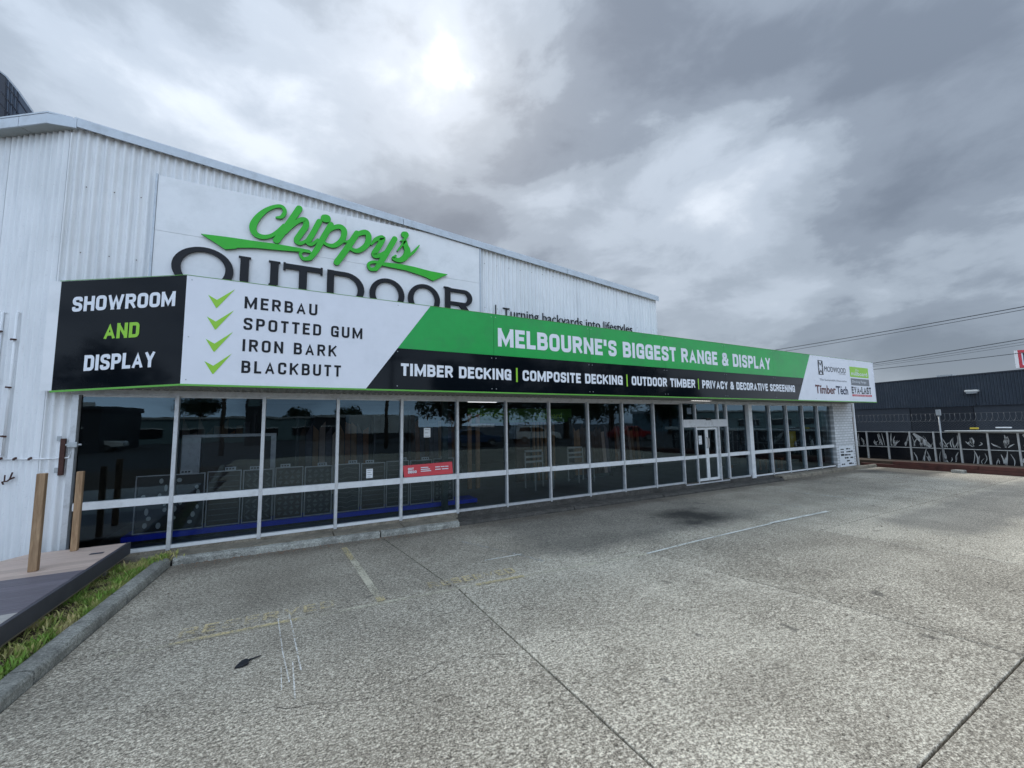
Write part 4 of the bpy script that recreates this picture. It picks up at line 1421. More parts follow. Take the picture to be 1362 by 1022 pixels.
# ------------------------------------------------------------------ fittings on the left wall
for i, (s, z0, z1) in enumerate(((0.70, 0.7, 3.11), (0.485, 1.36, 3.10))):
    pp = thing('wall_conduit', ('tall white conduit at the left edge of the corrugated wall' if i == 0 else 'shorter white conduit between the wall edge and the sign end'), 'conduit', LW(s, z0), 'conduits on the corrugated wall')
    mb = MB()
    mb.tube([LW(s, z0, .035), LW(s, z1, .035)], .014, 8)
    mb.tube([LW(s + .05, z1 - .005, .014), LW(s - .03, z1 - .005, .014)], .006, 6)
    mb.build('pipe', 'white_iron', pp, smooth=True)
    zz_ = z1 - .24 - .1 * i
    while zz_ > z0 + .05:
        mb = MB()
        mb.beam(LW(s + .07, zz_, .03), LW(s + .01, zz_, .05), .012, .012)
        mb.beam(LW(s + .02, zz_, .05), LW(s - .035, zz_ - .006, .055), .03, .018)
        mb.build('clamp', 'rust_brown', pp)
        zz_ -= .58
rod = thing('locking_rod', 'thin white rod with clips running to the rusty bar beside the first window', 'rod', LW(.57, 1.33))
mb = MB()
mb.tube([LW(.62, 1.33, .03), LW(.0, 1.33, .03), (-2.36, FY - .03, 1.33), (-2.285, FY - .04, 1.335), (-2.28, FY - .04, 1.40)], .009, 6)
mb.build('rod', 'white_iron', rod, smooth=True)
for s in (.51, .31, .10):
    mb = MB()
    mb.beam(LW(s + .03, 1.325, .03), LW(s - .03, 1.345, .045), .016, .022)
    mb.build('clip', 'rust_brown', rod)
lk = thing('door_bolt', 'rusty vertical bolt bar with a metal latch box beside the first window', 'bolt', (-2.35, FY - .03, 1.14))
mb = MB()
mb.beam((-2.345, FY - .035, 1.13), (-2.345, FY - .035, 1.56), .045, .035, up=(0, 1, 0))
mb.build('bar', 'rust_brown', lk, bevel=.004)
for z in (1.16, 1.53):
    mb = MB()
    mb.box(-2.405, FY - .03, z, -2.37, FY - .01, z + .06)
    mb.build('bracket', 'galvanised', lk)
mb = MB()
mb.box(-2.30, FY - .075, 1.455, -2.215, FY - .03, 1.515)
mb.box(-2.32, FY - .06, 1.475, -2.18, FY - .045, 1.495)
mb.tube([(-2.285, FY - .05, 1.46), (-2.285, FY - .05, 1.36)], .006, 6)
mb.build('latch_box', 'galvanised', lk, bevel=.003)
hk = thing('wall_hook', 'small black twisted hook on the corrugated wall left of the timber post', 'hook', LW(.4, 1.05))
mb = MB()
mb.tube([LW(.46, 1.04, .02), LW(.43, 1.07, .05), LW(.36, 1.08, .05), LW(.33, 1.10, .05), LW(.30, 1.18, .05)], .008, 6)
mb.tube([LW(.40, 1.08, .05), LW(.385, 1.15, .06)], .007, 6)
mb.tube([LW(.335, 1.10, .05), LW(.30, 1.12, .03)], .010, 6)
mb.build('hook', 'rust_brown', hk)
sb = thing('rusty_strap', 'rusty vertical strap at the left edge of the wall below the conduits', 'strap', LW(.55, .9))
mb = MB()
mb.beam(LW(.575, .93, .02), LW(.575, 1.22, .02), .03, .012)
mb.build('strap', 'rust_brown', sb)
tag(mb.build('t', 'rust_brown'), '', '') if False else None

# ------------------------------------------------------------------ display deck and posts
dk = thing('display_deck', 'low composite display deck with tan, grey and pale boards', 'deck', (-2, 5, .1))
ZD = 0.30
def xr_(y):
    return -1.635 - (6.66 - y) * 0.035
def xl_(y):                                    # back-left edge runs off along the wall
    return -2.48 - (6.66 - y) * 0.62 if y > 6.0 else -2.9 - (6.0 - y) * .9
edges = []
y = 6.655
while y > 0.9:
    edges.append(y)
    y -= 0.1285
for i, y1 in enumerate(edges[:-1]):
    y0 = edges[i + 1] + 0.005
    m_ = 'board_tan' if y1 > 5.66 else ('board_grey' if y1 > 4.66 else 'board_light')
    mb = MB()
    mb.hull([(max(xl_(y0), -5), y0), (xr_(y0) - .034, y0), (xr_(y1) - .034, y1), (max(xl_(y1), -5), y1)], ZD - .024, ZD + random.uniform(-.001, .001))
    mb.build('board', m_, dk, bevel=.002)
mb = MB()
mb.slab([(xr_(.9), .9, ZD - .135), (xr_(6.68), 6.68, ZD - .135), (xr_(6.68), 6.68, ZD + .001), (xr_(.9), .9, ZD + .001)], (-1, 0, 0), .03)
mb.build('fascia_board', 'deck_side', dk, bevel=.003)
mb = MB()
mb.slab([(xr_(.9) - .035, .9, ZD - .175), (xr_(6.6) - .035, 6.6, ZD - .175), (xr_(6.6) - .035, 6.6, ZD - .03), (xr_(.9) - .035, .9, ZD - .03)], (-1, 0, 0), .04)
mb.build('bearer', 'deck_beige', dk)
for yy in (6.2, 4.9, 3.6, 2.3):
    mb = MB()
    mb.box(xr_(yy) - .20, yy, .0, xr_(yy) - .06, yy + .14, ZD - .15)
    mb.build('pier_block', 'kerb_concrete', dk)
mb = MB()
mb.box(-2.45, 5.0, .05, -2.38, 6.6, ZD - .03)
mb.box(-3.6, 5.0, .05, -3.5, 6.0, ZD - .03)
mb.build('joist', 'deck_beige', dk)
mb = MB()
mb.box(-1.87, 6.24, ZD + .001, -1.76, 6.30, ZD + .004)
mb.build('name_plate', 'deck_side', dk)
pw = MB()
pw.box(-2.165, 5.80, ZD + .002, -2.10, 5.86, ZD + .935)
tag(pw.build('timber_post', 'post_timber', bevel=.006), 'taller timber post standing forward on the tan deck boards', 'post', 'timber posts on the deck')
pw = MB()
pw.box(-2.115, 6.52, ZD + .002, -2.057, 6.575, ZD + .885)
tag(pw.build('timber_post', 'post_timber', bevel=.006), 'timber post at the back of the deck in front of the first window', 'post', 'timber posts on the deck')

# scrap on the concrete
mb = MB()
mb.hull([(-.275, 3.53), (-.225, 3.525), (-.195, 3.545), (-.195, 3.585), (-.21, 3.61), (-.24, 3.605), (-.262, 3.56)], GZ(0) + .004, GZ(0) + .018)
mb.hull([(-.20, 3.59), (-.125, 3.62), (-.125, 3.626), (-.205, 3.607)], GZ(0) + .005, GZ(0) + .012)
tag(mb.build('rubber_scrap', 'scrap', bevel=.002), 'small black torn rubber scrap lying on the concrete near the scraped lines', 'scrap')
mb = MB()
rr_ = random.Random(5)
for i in range(420):
    px, py = rr_.uniform(-1.2, 9), rr_.uniform(.9, 6.35)
    s_ = rr_.uniform(.003, .009)
    z = GZ(px)
    mb.hull([(px - s_, py - s_ * .6), (px + s_ * .7, py - s_), (px + s_, py + s_ * .5), (px - s_ * .3, py + s_)], z, z + s_ * .8)
o = mb.build('grit', 'path_concrete')
tag(o, 'loose grit and small stones scattered over the concrete', 'grit')
o['kind'] = 'stuff'
mb = MB()
for i in range(150):
    px = rr_.uniform(-1.1, 2.5)
    py = 6.44 - rr_.random() ** 2 * .2
    a = rr_.uniform(0, pi)
    s_ = rr_.uniform(.008, .02)
    z = GZ(px) + .006
    mb.poly([(px - cos(a) * s_, py - sin(a) * s_, z), (px + sin(a) * s_ * .4, py - cos(a) * s_ * .4, z + .004), (px + cos(a) * s_, py + sin(a) * s_, z + .002), (px - sin(a) * s_ * .4, py + cos(a) * s_ * .4, z + .004)])
o = mb.build('leaf_litter', 'timber_orange')
tag(o, 'dry leaf litter gathered along the kerb under the windows', 'leaves')
o['kind'] = 'stuff'

mb = MB()
for i in range(900):
    if i < 500:
        py = rr_.uniform(2.8, 6.55)
        px = kb(py) - .16 - abs(rr_.gauss(0, .05))
        z = .07
    else:
        c_ = rr_.choice([(-1.32, 6.5), (-1.30, 6.55), (-1.25, 6.6), (-1.75, 5.6), (-1.72, 4.9), (-1.70, 6.3), (-1.74, 4.4)])
        px, py, z = c_[0] + rr_.gauss(0, .05), c_[1] + rr_.gauss(0, .07), .07
    h_ = rr_.uniform(.03, .085)
    a = rr_.uniform(0, 6.28)
    lx, ly = cos(a) * h_ * .6, sin(a) * h_ * .6
    wx, wy = -sin(a) * .005, cos(a) * .005
    mb.poly([(px - wx, py - wy, z), (px + wx, py + wy, z), (px + lx * .5 + wx * 1.3, py + ly * .5 + wy * 1.3, z + h_ * .7), (px + lx, py + ly, z + h_), (px + lx * .5 - wx * 1.3, py + ly * .5 - wy * 1.3, z + h_ * .7)])
o = mb.build('weeds', 'grass_blade')
tag(o, 'taller green weeds tufted against the kerb edge and under the deck', 'weeds')
o['kind'] = 'stuff'

# ------------------------------------------------------------------ behind the glass
IY = 7.6
mb = MB()
mb.box(-1.95, IY - .08, .13, 3.3, IY + .35, .20, 0)
mb.box(-1.95, IY - .04, .086, 3.3, IY + .3, .129, 1)
tag(mb.build('display_plinth', ['blue_paint', 'interior_dark']), 'long low bright blue plinth carrying the screens behind the glass', 'plinth')
sx_ = [-1.87, -1.06, -.61, -.18, .24, .68, 1.12, 1.55, 1.98, 2.42, 2.85]
looks = ['black screen punched with pale oval holes, first of the row', 'brown timber look screen beside the oval hole screen', 'black screen of slanted leaf cuts, third in the row',
         'brown black screen of small triangle cuts, fourth in the row', 'black screen of triangle lace, fifth in the row', 'black screen with wavy contour lines, sixth in the row',
         'plain dark brown slatted screen right of the wavy one', 'dark green grey screen behind the small notice', 'dark screen behind the red card end', 'black fine mesh screen, last of the row by the pillar']
rs = random.Random(11)
for i, (a, c) in enumerate(zip(sx_, sx_[1:])):
    t_ = thing('display_screen', looks[i], 'screen', (a, IY, .2), 'decorative screens on the blue plinth')
    a, c = a + .012, c - .012
    z0, z1 = .201, 1.0 + .01 * (i % 2)
    fm = MB()
    for q in ((a, z0, a + .012, z1), (c - .012, z0, c, z1), (a + .012, z0, c - .012, z0 + .012), (a + .012, z1 - .012, c - .012, z1)):
        fm.box(q[0], IY, q[1], q[2], IY + .03, q[3])
    fm.build('frame', 'aluminium', t_)
    mb = MB()
    mb.box(a + .019, IY + .010, z0 + .019, c - .019, IY + .022, z1 - .019)
    mb.build('panel', 'screen_brown' if i in (1, 3, 6) else 'screen_black', t_)
    pt = MB()
    yy = IY + .006
    W_, H_ = c - a - .06, z1 - z0 - .08
    bx0, bz0 = a + .03, z0 + .04
    if i == 0:
        for r_ in range(7):
            for q in range(4):
                if rs.random() < .22:
                    continue
                cx_, cz = bx0 + W_ * (q + .5 + rs.uniform(-.25, .25)) / 4, bz0 + H_ * (r_ + .5 + rs.uniform(-.2, .2)) / 7
                rx, rz = rs.uniform(.018, .034), rs.uniform(.026, .05)
                pt.poly([(cx_ + rx * cos(k * pi / 5), yy, cz + rz * sin(k * pi / 5)) for k in range(10)])  # solid pale ovals, painted as lit openings
        pt.build('cut_pattern', 'screen_hole', t_)
    else:
        for r_ in range(9):
            for q in range(4):
                cx_, cz = bx0 + W_ * (q + .5) / 4, bz0 + H_ * (r_ + .5) / 9
                w_ = W_ / 4 * .42
                if i in (2,):
                    sg = 1 if r_ % 2 else -1
                    pt.poly([(cx_ - w_, yy, cz - .025 * sg), (cx_ - w_ * .2, yy, cz - .03 * sg), (cx_ + w_, yy, cz + .025 * sg), (cx_ + w_ * .2, yy, cz + .03 * sg)])
                elif i in (3, 4, 9):
                    f_ = 1 if (r_ + q) % 2 else -1
                    pt.poly([(cx_ - w_, yy, cz - .026 * f_), (cx_ + w_, yy, cz - .026 * f_), (cx_, yy, cz + .030 * f_)])
                elif i in (5,):
                    dz = .02 * sin(q * 2.2 + r_ * .4)
                    dz2 = .02 * sin((q + 1) * 2.2 + r_ * .4)
                    pt.poly([(bx0 + W_ * q / 4, yy, cz + dz), (bx0 + W_ * (q + 1) / 4, yy, cz + dz2), (bx0 + W_ * (q + 1) / 4, yy, cz + dz2 + .010), (bx0 + W_ * q / 4, yy, cz + dz + .010)])
                elif q == 0:
                    pt.poly([(bx0, yy, cz - .004), (bx0 + W_, yy, cz - .004), (bx0 + W_, yy, cz + .006), (bx0, yy, cz + .006)])
        pt.build('cut_pattern', 'screen_cut', t_)
    if i < 10:
        mb = MB()
        xx = a + (c - a) * rs.uniform(.25, .75)
        mb.slab([(xx - .07, IY + .01, z1 + .001), (xx + .07, IY + .01, z1 + .001), (xx + .07, IY + .02, z1 + .05), (xx - .07, IY + .02, z1 + .05)], (0, 1, 0), .004)
        mb.build('price_tag', 'paper', t_)
        mb = MB()
        for k in range(3):
            mb.poly([(xx - .055 + k * .038, IY + .005, z1 + .012), (xx - .028 + k * .038, IY + .005, z1 + .012), (xx - .028 + k * .038, IY + .013, z1 + .036), (xx - .055 + k * .038, IY + .013, z1 + .036)])
        mb.build('tag_print', 'screen_black', t_)
mb = MB()
mb.box(2.50, 7.25, .086, 2.60, 7.35, 2.42)
tag(mb.build('pillar', 'dark_green_post', bevel=.004), 'dark green square pillar inside near the red card', 'pillar')
# notices on the glass
def notice(name, label, x, z, w, h, m_='paper', lines=4, cat='notice'):
    t_ = thing(name, label, cat, (x, FY, z))
    mb = MB()
    mb.box(x, FY + .020, z, x + w, FY + .0235, z + h)
    mb.build('sheet', m_, t_)
    mb = MB()
    for k in range(lines):
        zz_ = z + h * (.82 - .72 * k / max(1, lines - 1 or 1))
        mb.poly([(x + w * .15, FY + .0185, zz_), (x + w * (.85 - .2 * (k % 2)), FY + .0185, zz_), (x + w * (.85 - .2 * (k % 2)), FY + .0185, zz_ + h * .05), (x + w * .15, FY + .0185, zz_ + h * .05)])
    mb.build('print', 'print_grey', t_)
    return t_
notice('paper_notice', 'white notice taped to the glass just above the rail in the fourth window', 1.10, .825, .10, .145, lines=4)
notice('paper_notice', 'white sheet on the glass above the red card', 2.03, 1.44, .115, .16, lines=3)
notice('paper_notice', 'small white sheet high on the glass over the entrance side panel', 8.78, 1.82, .16, .16, lines=3)
notice('door_notice', 'white opening hours sign with small figures on the left sliding door', 9.16, 1.05, .12, .22, lines=5)
rc = thing('red_card', 'red banner card with white lettering leaning on the rail of the fifth window', 'banner', (1.67, FY, .79))
mb = MB()
z0a, z0b, dx_ = .795, .795, .855
mb.slab([(1.695, FY - .010, .795), (2.545, FY - .010, .800), (2.535, FY + .012, 1.005), (1.672, FY + .012, .985)], (0, 1, 0), .004)
mb.build('card', 'red_card', rc)
for txt, x0, x1, z in (('OUT', 1.755, 1.85, .905), ('DECO', 1.755, 1.90, .855)):
    lettering('lettering', txt, (x0, FY - .012, z), UX, x1 - x0, .042, 'letter_white', rc, NY, .24, .07)
mb = MB()
for (x0, w_, z) in ((1.97, .13, .93), (1.97, .16, .90), (1.97, .18, .87), (2.22, .09, .925), (2.32, .07, .925), (2.40, .06, .925), (2.22, .10, .885), (2.34, .12, .885)):
    mb.poly([(x0, FY - .013, z), (x0 + w_, FY - .013, z), (x0 + w_, FY - .0125, z + .014), (x0, FY - .0125, z + .014)])
mb.build('small_print', 'letter_white', rc)
# deeper inside: frames, banner, battens, furniture
t_ = thing('display_cabinet', 'pale framed display cabinet standing behind the second window', 'cabinet', (-1.2, 8.6, .09))
mb = MB()
mb.box(-1.55, 8.6, .09, -1.30, 8.7, 1.5)
mb.box(-.28, 8.6, .09, -.20, 8.7, 1.5)
mb.box(-1.55, 8.6, 1.50, -.20, 8.7, 1.55)
mb.build('frame', 'aluminium', t_)
mb = MB()
mb.box(-1.29, 8.64, .10, -.29, 8.68, 1.49)
mb.build('board', 'screen_brown', t_)
t_ = thing('hanging_banner', 'long green hanging banner with pale lettering inside the shop', 'banner', (4.3, 9.6, 1.7))
bn0, bn1 = at(622, 563, 9.4), at(760, 544, 9.4)
mb = MB()
mb.box(bn0.x, 9.4, bn0.z, bn1.x, 9.42, bn1.z)
mb.build('panel', 'banner_green', t_)
font_text('lettering', 'millboard', (bn0.x + (bn1.x - bn0.x) * .62, 9.4, bn0.z + .1), UX, (bn1.x - bn0.x) * .27, (bn1.z - bn0.z) * .42, 'lime', t_, NY, .01, .01)
font_text('lettering', 'Composite Decking', (bn0.x + (bn1.x - bn0.x) * .08, 9.4, bn0.z + (bn1.z - bn0.z) * .45), UX, (bn1.x - bn0.x) * .25, (bn1.z - bn0.z) * .22, 'lime', t_, NY, .01, .01)
t_ = thing('batten_screen', 'tall timber batten screen below the green banner', 'screen', (6.0, 9.3, .1))
for i in range(6):
    p = at(711 + i * 5.2, 600, 9.6)
    mb = MB()
    mb.box(p.x - .03, 9.6, .09, p.x + .03, 9.66, 1.95)
    mb.build('batten', 'timber_batten', t_)
p0_, p1_ = at(687, 600, 9.7), at(705, 600, 9.7)
mb = MB()
mb.box(p0_.x, 9.7, .09, p1_.x, 9.8, 1.9)
tag(mb.build('timber_wall_panel', 'brown_wall'), 'brown timber wall panel left of the battens', 'panel')
t_ = thing('sample_stand', 'sample stand with a row of pale swatches left of the brown panel', 'stand', (4.3, 9.0, .09))
for px in (625, 636):
    p = at(px, 600, 9.3)
    mb = MB()
    mb.box(p.x - .05, 9.3, .09, p.x + .05, 9.36, 1.9)
    mb.build('upright', 'timber_batten', t_)
for i in range(6):
    p = at(629 + i * 5.2, 566, 9.25)
    mb = MB()
    mb.box(p.x - .05, 9.25, p.z - .04, p.x + .05, 9.27, p.z + .04)
    mb.build('swatch', 'paper', t_)
def chair(px, py, Y, label):
    p = at(px, py, Y)
    r_ = thing('display_chair', label, 'chair', (0, 0, 0), 'white framed chairs inside the shop')
    x, w, d, h = p.x, .5, .45, .45
    for (a, c) in ((0, 0), (w, 0), (0, d), (w, d)):
        mb = MB()
        mb.beam((x + a, Y + c, .09), (x + a, Y + c, .09 + (h if c == 0 else .85)), .03, .03)
        mb.build('leg', 'fence_white', r_)
    mb = MB()
    mb.box(x, Y, .09 + h, x + w, Y + d, .09 + h + .03)
    mb.build('seat', 'fence_white', r_)
    for zz_ in (.6, .72, .86):
        mb = MB()
        mb.box(x, Y + d, .09 + zz_, x + w, Y + d + .02, .09 + zz_ + .05)
        mb.build('slat', 'fence_white', r_)
    return r_
chair(712, 640, 8.2, 'white slatted chair seen low in the eighth window')
chair(770, 640, 8.6, 'white slatted chair further right, low in the ninth window')
rd = random.Random(8)
for k, (x0, y0, w_, h_, what) in enumerate(((-1.9, 10.4, 1.2, 1.9, 'rack of brown boards at the far left inside'), (.2, 9.8, 1.5, 1.8, 'rack of grey and brown boards behind the third window'),
        (2.9, 11.0, 1.4, 2.0, 'tall rack of boards behind the red card window'), (7.0, 9.2, 1.3, 1.7, 'rack of boards behind the window left of the entrance'), (9.6, 10.4, 1.2, 1.6, 'rack of boards seen through the entrance doors'))):
    t_ = thing('board_rack', what, 'rack', (x0, y0, .09), 'board racks inside the shop')
    mb = MB()
    mb.box(x0 - .06, y0, .09, x0 - .02, y0 + .3, h_ + .1)
    mb.box(x0 + w_ + .02, y0, .09, x0 + w_ + .06, y0 + .3, h_ + .1)
    mb.box(x0 - .02, y0 + .1, .09, x0 + w_ + .02, y0 + .3, .19)
    mb.build('frame', 'aluminium_dark', t_)
    n_ = int(w_ / .13)
    for j in range(n_):
        mb = MB()
        mb.slab([(x0 + j * .13, y0 - .02, .2), (x0 + j * .13 + .115, y0 - .02, .2), (x0 + j * .13 + .115, y0 + .09, h_ * rd.uniform(.8, 1)), (x0 + j * .13, y0 + .09, h_ * rd.uniform(.8, 1))], (0, 1, 0), .025)
        mb.build('sample_board', rd.choice(['board_grey', 'board_tan', 'timber_orange', 'timber_batten', 'brown_wall']), t_)
mb = MB()
mb.box(10.40, FY + .25, .42, 11.15, FY + .29, 1.72)
tag(mb.build('dark_board', 'screen_black'), 'large black board behind the glass between the entrance and the thick post', 'board')
mb = MB()
mb.box(11.45, FY + .35, .95, 12.1, FY + .39, 1.62)
tag(mb.build('dark_board', 'screen_black'), 'black board behind the first window right of the thick post', 'board')
t_ = thing('timber_table', 'orange timber outdoor table set inside the right hand windows', 'table', (12.8, 8.0, .09))
mb = MB()
mb.box(12.7, 7.7, .58, 14.1, 8.5, .63)
mb.build('table_top', 'timber_orange', t_)
for (a, c) in ((12.75, 7.75), (14.0, 7.75), (12.75, 8.4), (14.0, 8.4)):
    mb = MB()
    mb.box(a, c, .09, a + .07, c + .07, .58)
    mb.build('leg', 'timber_orange', t_)
for k, xx in enumerate((12.9, 13.6)):
    r_ = thing('timber_stool', ('left' if k == 0 else 'right') + ' timber stool drawn up to the orange table', 'stool', (xx, 7.4, .09), 'timber stools at the table')
    mb = MB()
    mb.box(xx, 7.3, .40, xx + .35, 7.6, .44)
    mb.build('seat', 'timber_orange', r_)
    for (a, c) in ((xx, 7.3), (xx + .3, 7.3), (xx, 7.55), (xx + .3, 7.55)):
        mb = MB()
        mb.box(a, c, .09, a + .05, c + .05, .40)
        mb.build('leg', 'timber_orange', r_)
mb = MB()
mb.box(14.55, 7.5, .70, 14.95, 7.7, 1.25)
tag(mb.build('yellow_poster', 'yellow_plastic'), 'yellow poster stand inside the right hand windows', 'poster')
for k, xx in enumerate((12.45, 13.9, 14.9)):
    mb = MB()
    mb.tube([(xx, FY + .15, .80), (xx, FY + .15, .92), (xx, FY + .15, .935), (xx, FY + .15, .97)], [.04, .04, .02, .02], 8)
    tag(mb.build('spray_bottle', 'paper', smooth=True), ('white bottle on the rail just right of the thick post', 'white bottle on the rail behind the third pane from the brick pier', 'white bottle on the rail in the last pane but one')[k], 'bottle', 'white bottles on the window rail')
# posters on the pier
t_ = thing('pier_poster', 'white poster with black blocks at the foot of the painted brick pier', 'poster', (16, FY, .1))
mb = MB()
mb.box(16.12, FY - .066, .03, 17.1, FY - .0615, .72)
mb.build('sheet', 'paper', t_)
mb = MB()
rp = random.Random(4)
for r_ in range(6):
    x = 16.2
    while x < 16.95:
        w_ = rp.uniform(.06, .24)
        if rp.random() < .62:
            z = .10 + r_ * .10
            hh = rp.uniform(.03, .07)
            mb.poly([(x, FY - .0675, z), (min(x + w_, 17.03), FY - .0675, z), (min(x + w_, 17.03), FY - .0675, z + hh), (x, FY - .0675, z + hh)])
        x += w_ + .03
mb.build('print', 'letter_black', t_)

# ------------------------------------------------------------------ right boundary
fn = thing('boundary_fence', 'low black and white panelled fence with steel posts and coiled wire', 'fence', (19.5, 5, -.07))
FX = 19.5
ys = [7.9 - .62 * i for i in range(18)]
rf_ = random.Random(21)
for i, (a, c) in enumerate(zip(ys, ys[1:])):
    tall = (i % 4 == 0)
    mb = MB()
    mb.box(FX - .02, a - .02, -.07, FX + .02, a + .02, 1.15)
    mb.build('fence_post', 'fence_white', fn)
    mb = MB()
    mb.box(FX + .03, c + .025, -.02, FX + .05, a - .025, 1.14)
    mb.build('fence_panel', 'fence_black', fn)
    for z in (.0, .58, 1.13):
        mb = MB()
        mb.box(FX - .015, c + .021, z - .012, FX + .015, a - .021, z + .012)
        mb.build('rail', 'fence_white', fn)
    # pale cut-out strokes: upright reeds above, leaves on the right hand panels
    pt = MB()
    def st(p, q, w_):
        bend = rf_.uniform(-.05, .05)
        P = resample([(p[0], p[1], w_ * .5), ((p[0] + q[0]) / 2 + bend, (p[1] + q[1]) / 2, w_), (q[0], q[1], w_ * .35)], 4)
        for qd in ribbon([Vector((v.x, v.y)) for v in P], [v.z for v in P]):
            pt.poly([(FX + .024, v.x, v.y) for v in qd])
    for k in range(rf_.randint(7, 10)):
        y = rf_.uniform(c + .06, a - .06)
        if i < 5:
            st((y, .62), (min(a - .04, max(c + .04, y + rf_.uniform(-.14, .14))), rf_.uniform(.74, 1.08)), rf_.uniform(.012, .034))
        else:
            an = rf_.uniform(-1.4, 1.4)
            r0, r1 = rf_.uniform(.02, .12), rf_.uniform(.16, .3)
            st(((a + c) / 2 + sin(an) * r0, .64 + cos(an) * r0), ((a + c) / 2 + sin(an) * r1 * .9, min(1.08, .68 + cos(an) * r1 * 1.3)), rf_.uniform(.02, .04))
    if i >= 3:
        st(((a + c) / 2, .04), ((a + c) / 2 + rf_.uniform(-.1, .1), .56), .035)
        for k in range(rf_.randint(4, 8)):
            y = rf_.uniform(c + .06, a - .06)
            st((y, rf_.uniform(.05, .2)), (y + rf_.uniform(-.08, .08), rf_.uniform(.25, .52)), rf_.uniform(.012, .03))
    if i % 4 == 3:
        st((c + .1, .62), (a - .1, 1.08), .16)
    pt.build('cut_pattern', 'fence_white', fn)
for y in (7.7, 5.22, 2.3, -.6):
    mb = MB()
    mb.tube([(FX - .05, y, -.07), (FX - .05, y, 1.72)], .022, 8)
    mb.build('steel_post', 'fence_steel', fn, smooth=True)
    mb = MB()
    mb.box(FX - .11, y - .05, 1.70, FX + .01, y + .05, 1.90)
    mb.build('post_head', 'fence_steel', fn)
mb = MB()
P = []
for k in range(1400):
    a = k * .45
    P.append((FX + .12 * cos(a), 8.2 - k * .0085, 1.63 + .125 * sin(a)))
mb.tube(P, .0042, 4, mi=0)
for z in (1.50, 1.76):
    mb.tube([(FX, 8.2, z), (FX, -3.6, z)], .004, 4)
o = mb.build('wire_coil', 'wire', fn)
mb = MB()
k = 0
y = 8.0
while y > 2:
    for dz in (-1, 1):
        mb.beam((FX + .06, y, 1.15), (FX + .06, y + .35 * dz, 1.50), .0035, .0035)
    y -= .08
o = mb.build('chain_mesh', 'wire', fn)
o['kind'] = 'stuff'
mb = MB()
n0 = 0
mb.hull([(FX - .16, 5.1), (FX - .10, -3), (FX + .12, -3), (FX + .02, 5.1)][::-1], lambda x, y: 1.16 + (5.1 - y) * .002, lambda x, y: 1.185 + (5.1 - y) * .06 if y > 3 else 1.34)
tag(mb.build('white_beam', 'beam_white', bevel=.01), 'long white beam lying along the top of the fence towards the right', 'beam')
mb = MB()
mb.box(FX - .06, 4.35, 1.235, FX + .05, 4.53, 1.29)
tag(mb.build('yellow_crate', 'yellow_plastic', bevel=.005), 'small yellow crate resting on the white beam', 'crate')
mb = MB()
mb.box(FX - .06, 3.66, 1.27, FX + .05, 3.98, 1.305)
tag(mb.build('pale_bundle', 'paper', bevel=.01), 'flat pale bundle on the white beam right of the yellow crate', 'bundle')
slp = struct(MB().box(18.55, -4, -.3, 19.45, 7.6, .13).build('planter_soil', 'soil'))
se = thing('sleeper_edging', 'dark red brown timber sleeper edging stacked at the foot of the fence', 'edging', (18.4, 4, -.07))
for r_ in range(2):
    y = 7.1 - .9 * r_
    while y > -4:
        y0 = y - 2.0
        mb = MB()
        mb.box(18.32 + .012 * r_, y0 + .006, -.075 + r_ * .115, 18.5, y - .006, -.075 + (r_ + 1) * .115 - .004)
        mb.build('sleeper', 'sleeper', se, bevel=.006)
        y = y0
mb = MB()
mb.hull([(17.95, 4.48), (18.22, 4.42), (18.25, 4.66), (17.97, 4.70)], GZ(18), GZ(18) + .09)
tag(mb.build('concrete_lump', 'kerb_concrete', bevel=.01), 'small pale concrete block on the ground by the sleepers', 'block')

# ------------------------------------------------------------------ dark warehouse beyond the fence
WX = 32.0
wh = thing('dark_warehouse', 'long dark grey ribbed warehouse beyond the fence', 'building', (WX, 6, -.1))
def wroof(y):
    return 3.76 + (11.25 - y) * 0.0205
ye = [26, 22, 18] + [14 - 1.05 * i for i in range(12)]
for i, (a, c) in enumerate(zip(ye, ye[1:])):
    mb = MB()
    zb = 2.2
    nn = max(2, int((a - c) / .105)) * 4
    b0 = len(mb.v)
    for k in range(nn + 1):
        y = a + (c - a) * k / nn
        ph = k % 4
        dx_ = -.03 if ph in (1, 2) else 0
        mb.v += [(WX + dx_, y, zb), (WX + dx_, y, wroof(y))]
    for k in range(nn):
        q = b0 + 2 * k
        mb.f.append((q, q + 2, q + 3, q + 1))
        mb.mi.append(0)
    mb.build('cladding_sheet', 'cladding_dark', wh)
for (a, c) in ((30, 12.4), (12.39, 9.80), (7.22, 4.9), (4.88, 2.45)):
    mb = MB()
    mb.box(WX + .02, c, -.2, WX + .1, a, 2.19)
    mb.build('base_wall', 'cladding_base' if a not in (12.39 + 99,) else 'brick_brown', wh)
for (a, c) in ((12.95, 12.45), (4.9, 4.5)):
    mb = MB()
    mb.box(WX - .03, c, -.2, WX + .015, a, 2.05)
    mb.build('brick_strip', 'brick_brown', wh)
rdw = MB()
rdw.box(WX + .06, 7.24, -.2, WX + .12, 9.78, 2.26)
rdo = rdw.build('roller_door', 'door_dark', wh)
for k in range(22):
    mb = MB()
    z = -.15 + k * .108
    mb.box(WX + .035, 7.26, z, WX + .06, 9.76, z + .092)
    mb.build('slat', 'door_dark', rdo)
mb = MB()
mb.box(WX - .04, 2.45, 2.19, WX + .01, 7.22, 2.23)
mb.box(WX - .04, 9.8, 2.19, WX + .01, 26, 2.23)
mb.build('base_flashing', 'door_dark', wh)
mb = MB()
mb.slab([(WX - .06, 26, wroof(26)), (WX - .06, 2.4, wroof(2.4)), (WX - .06, 2.4, wroof(2.4) + .07), (WX - .06, 26, wroof(26) + .07)], (1, 0, 0), .3)
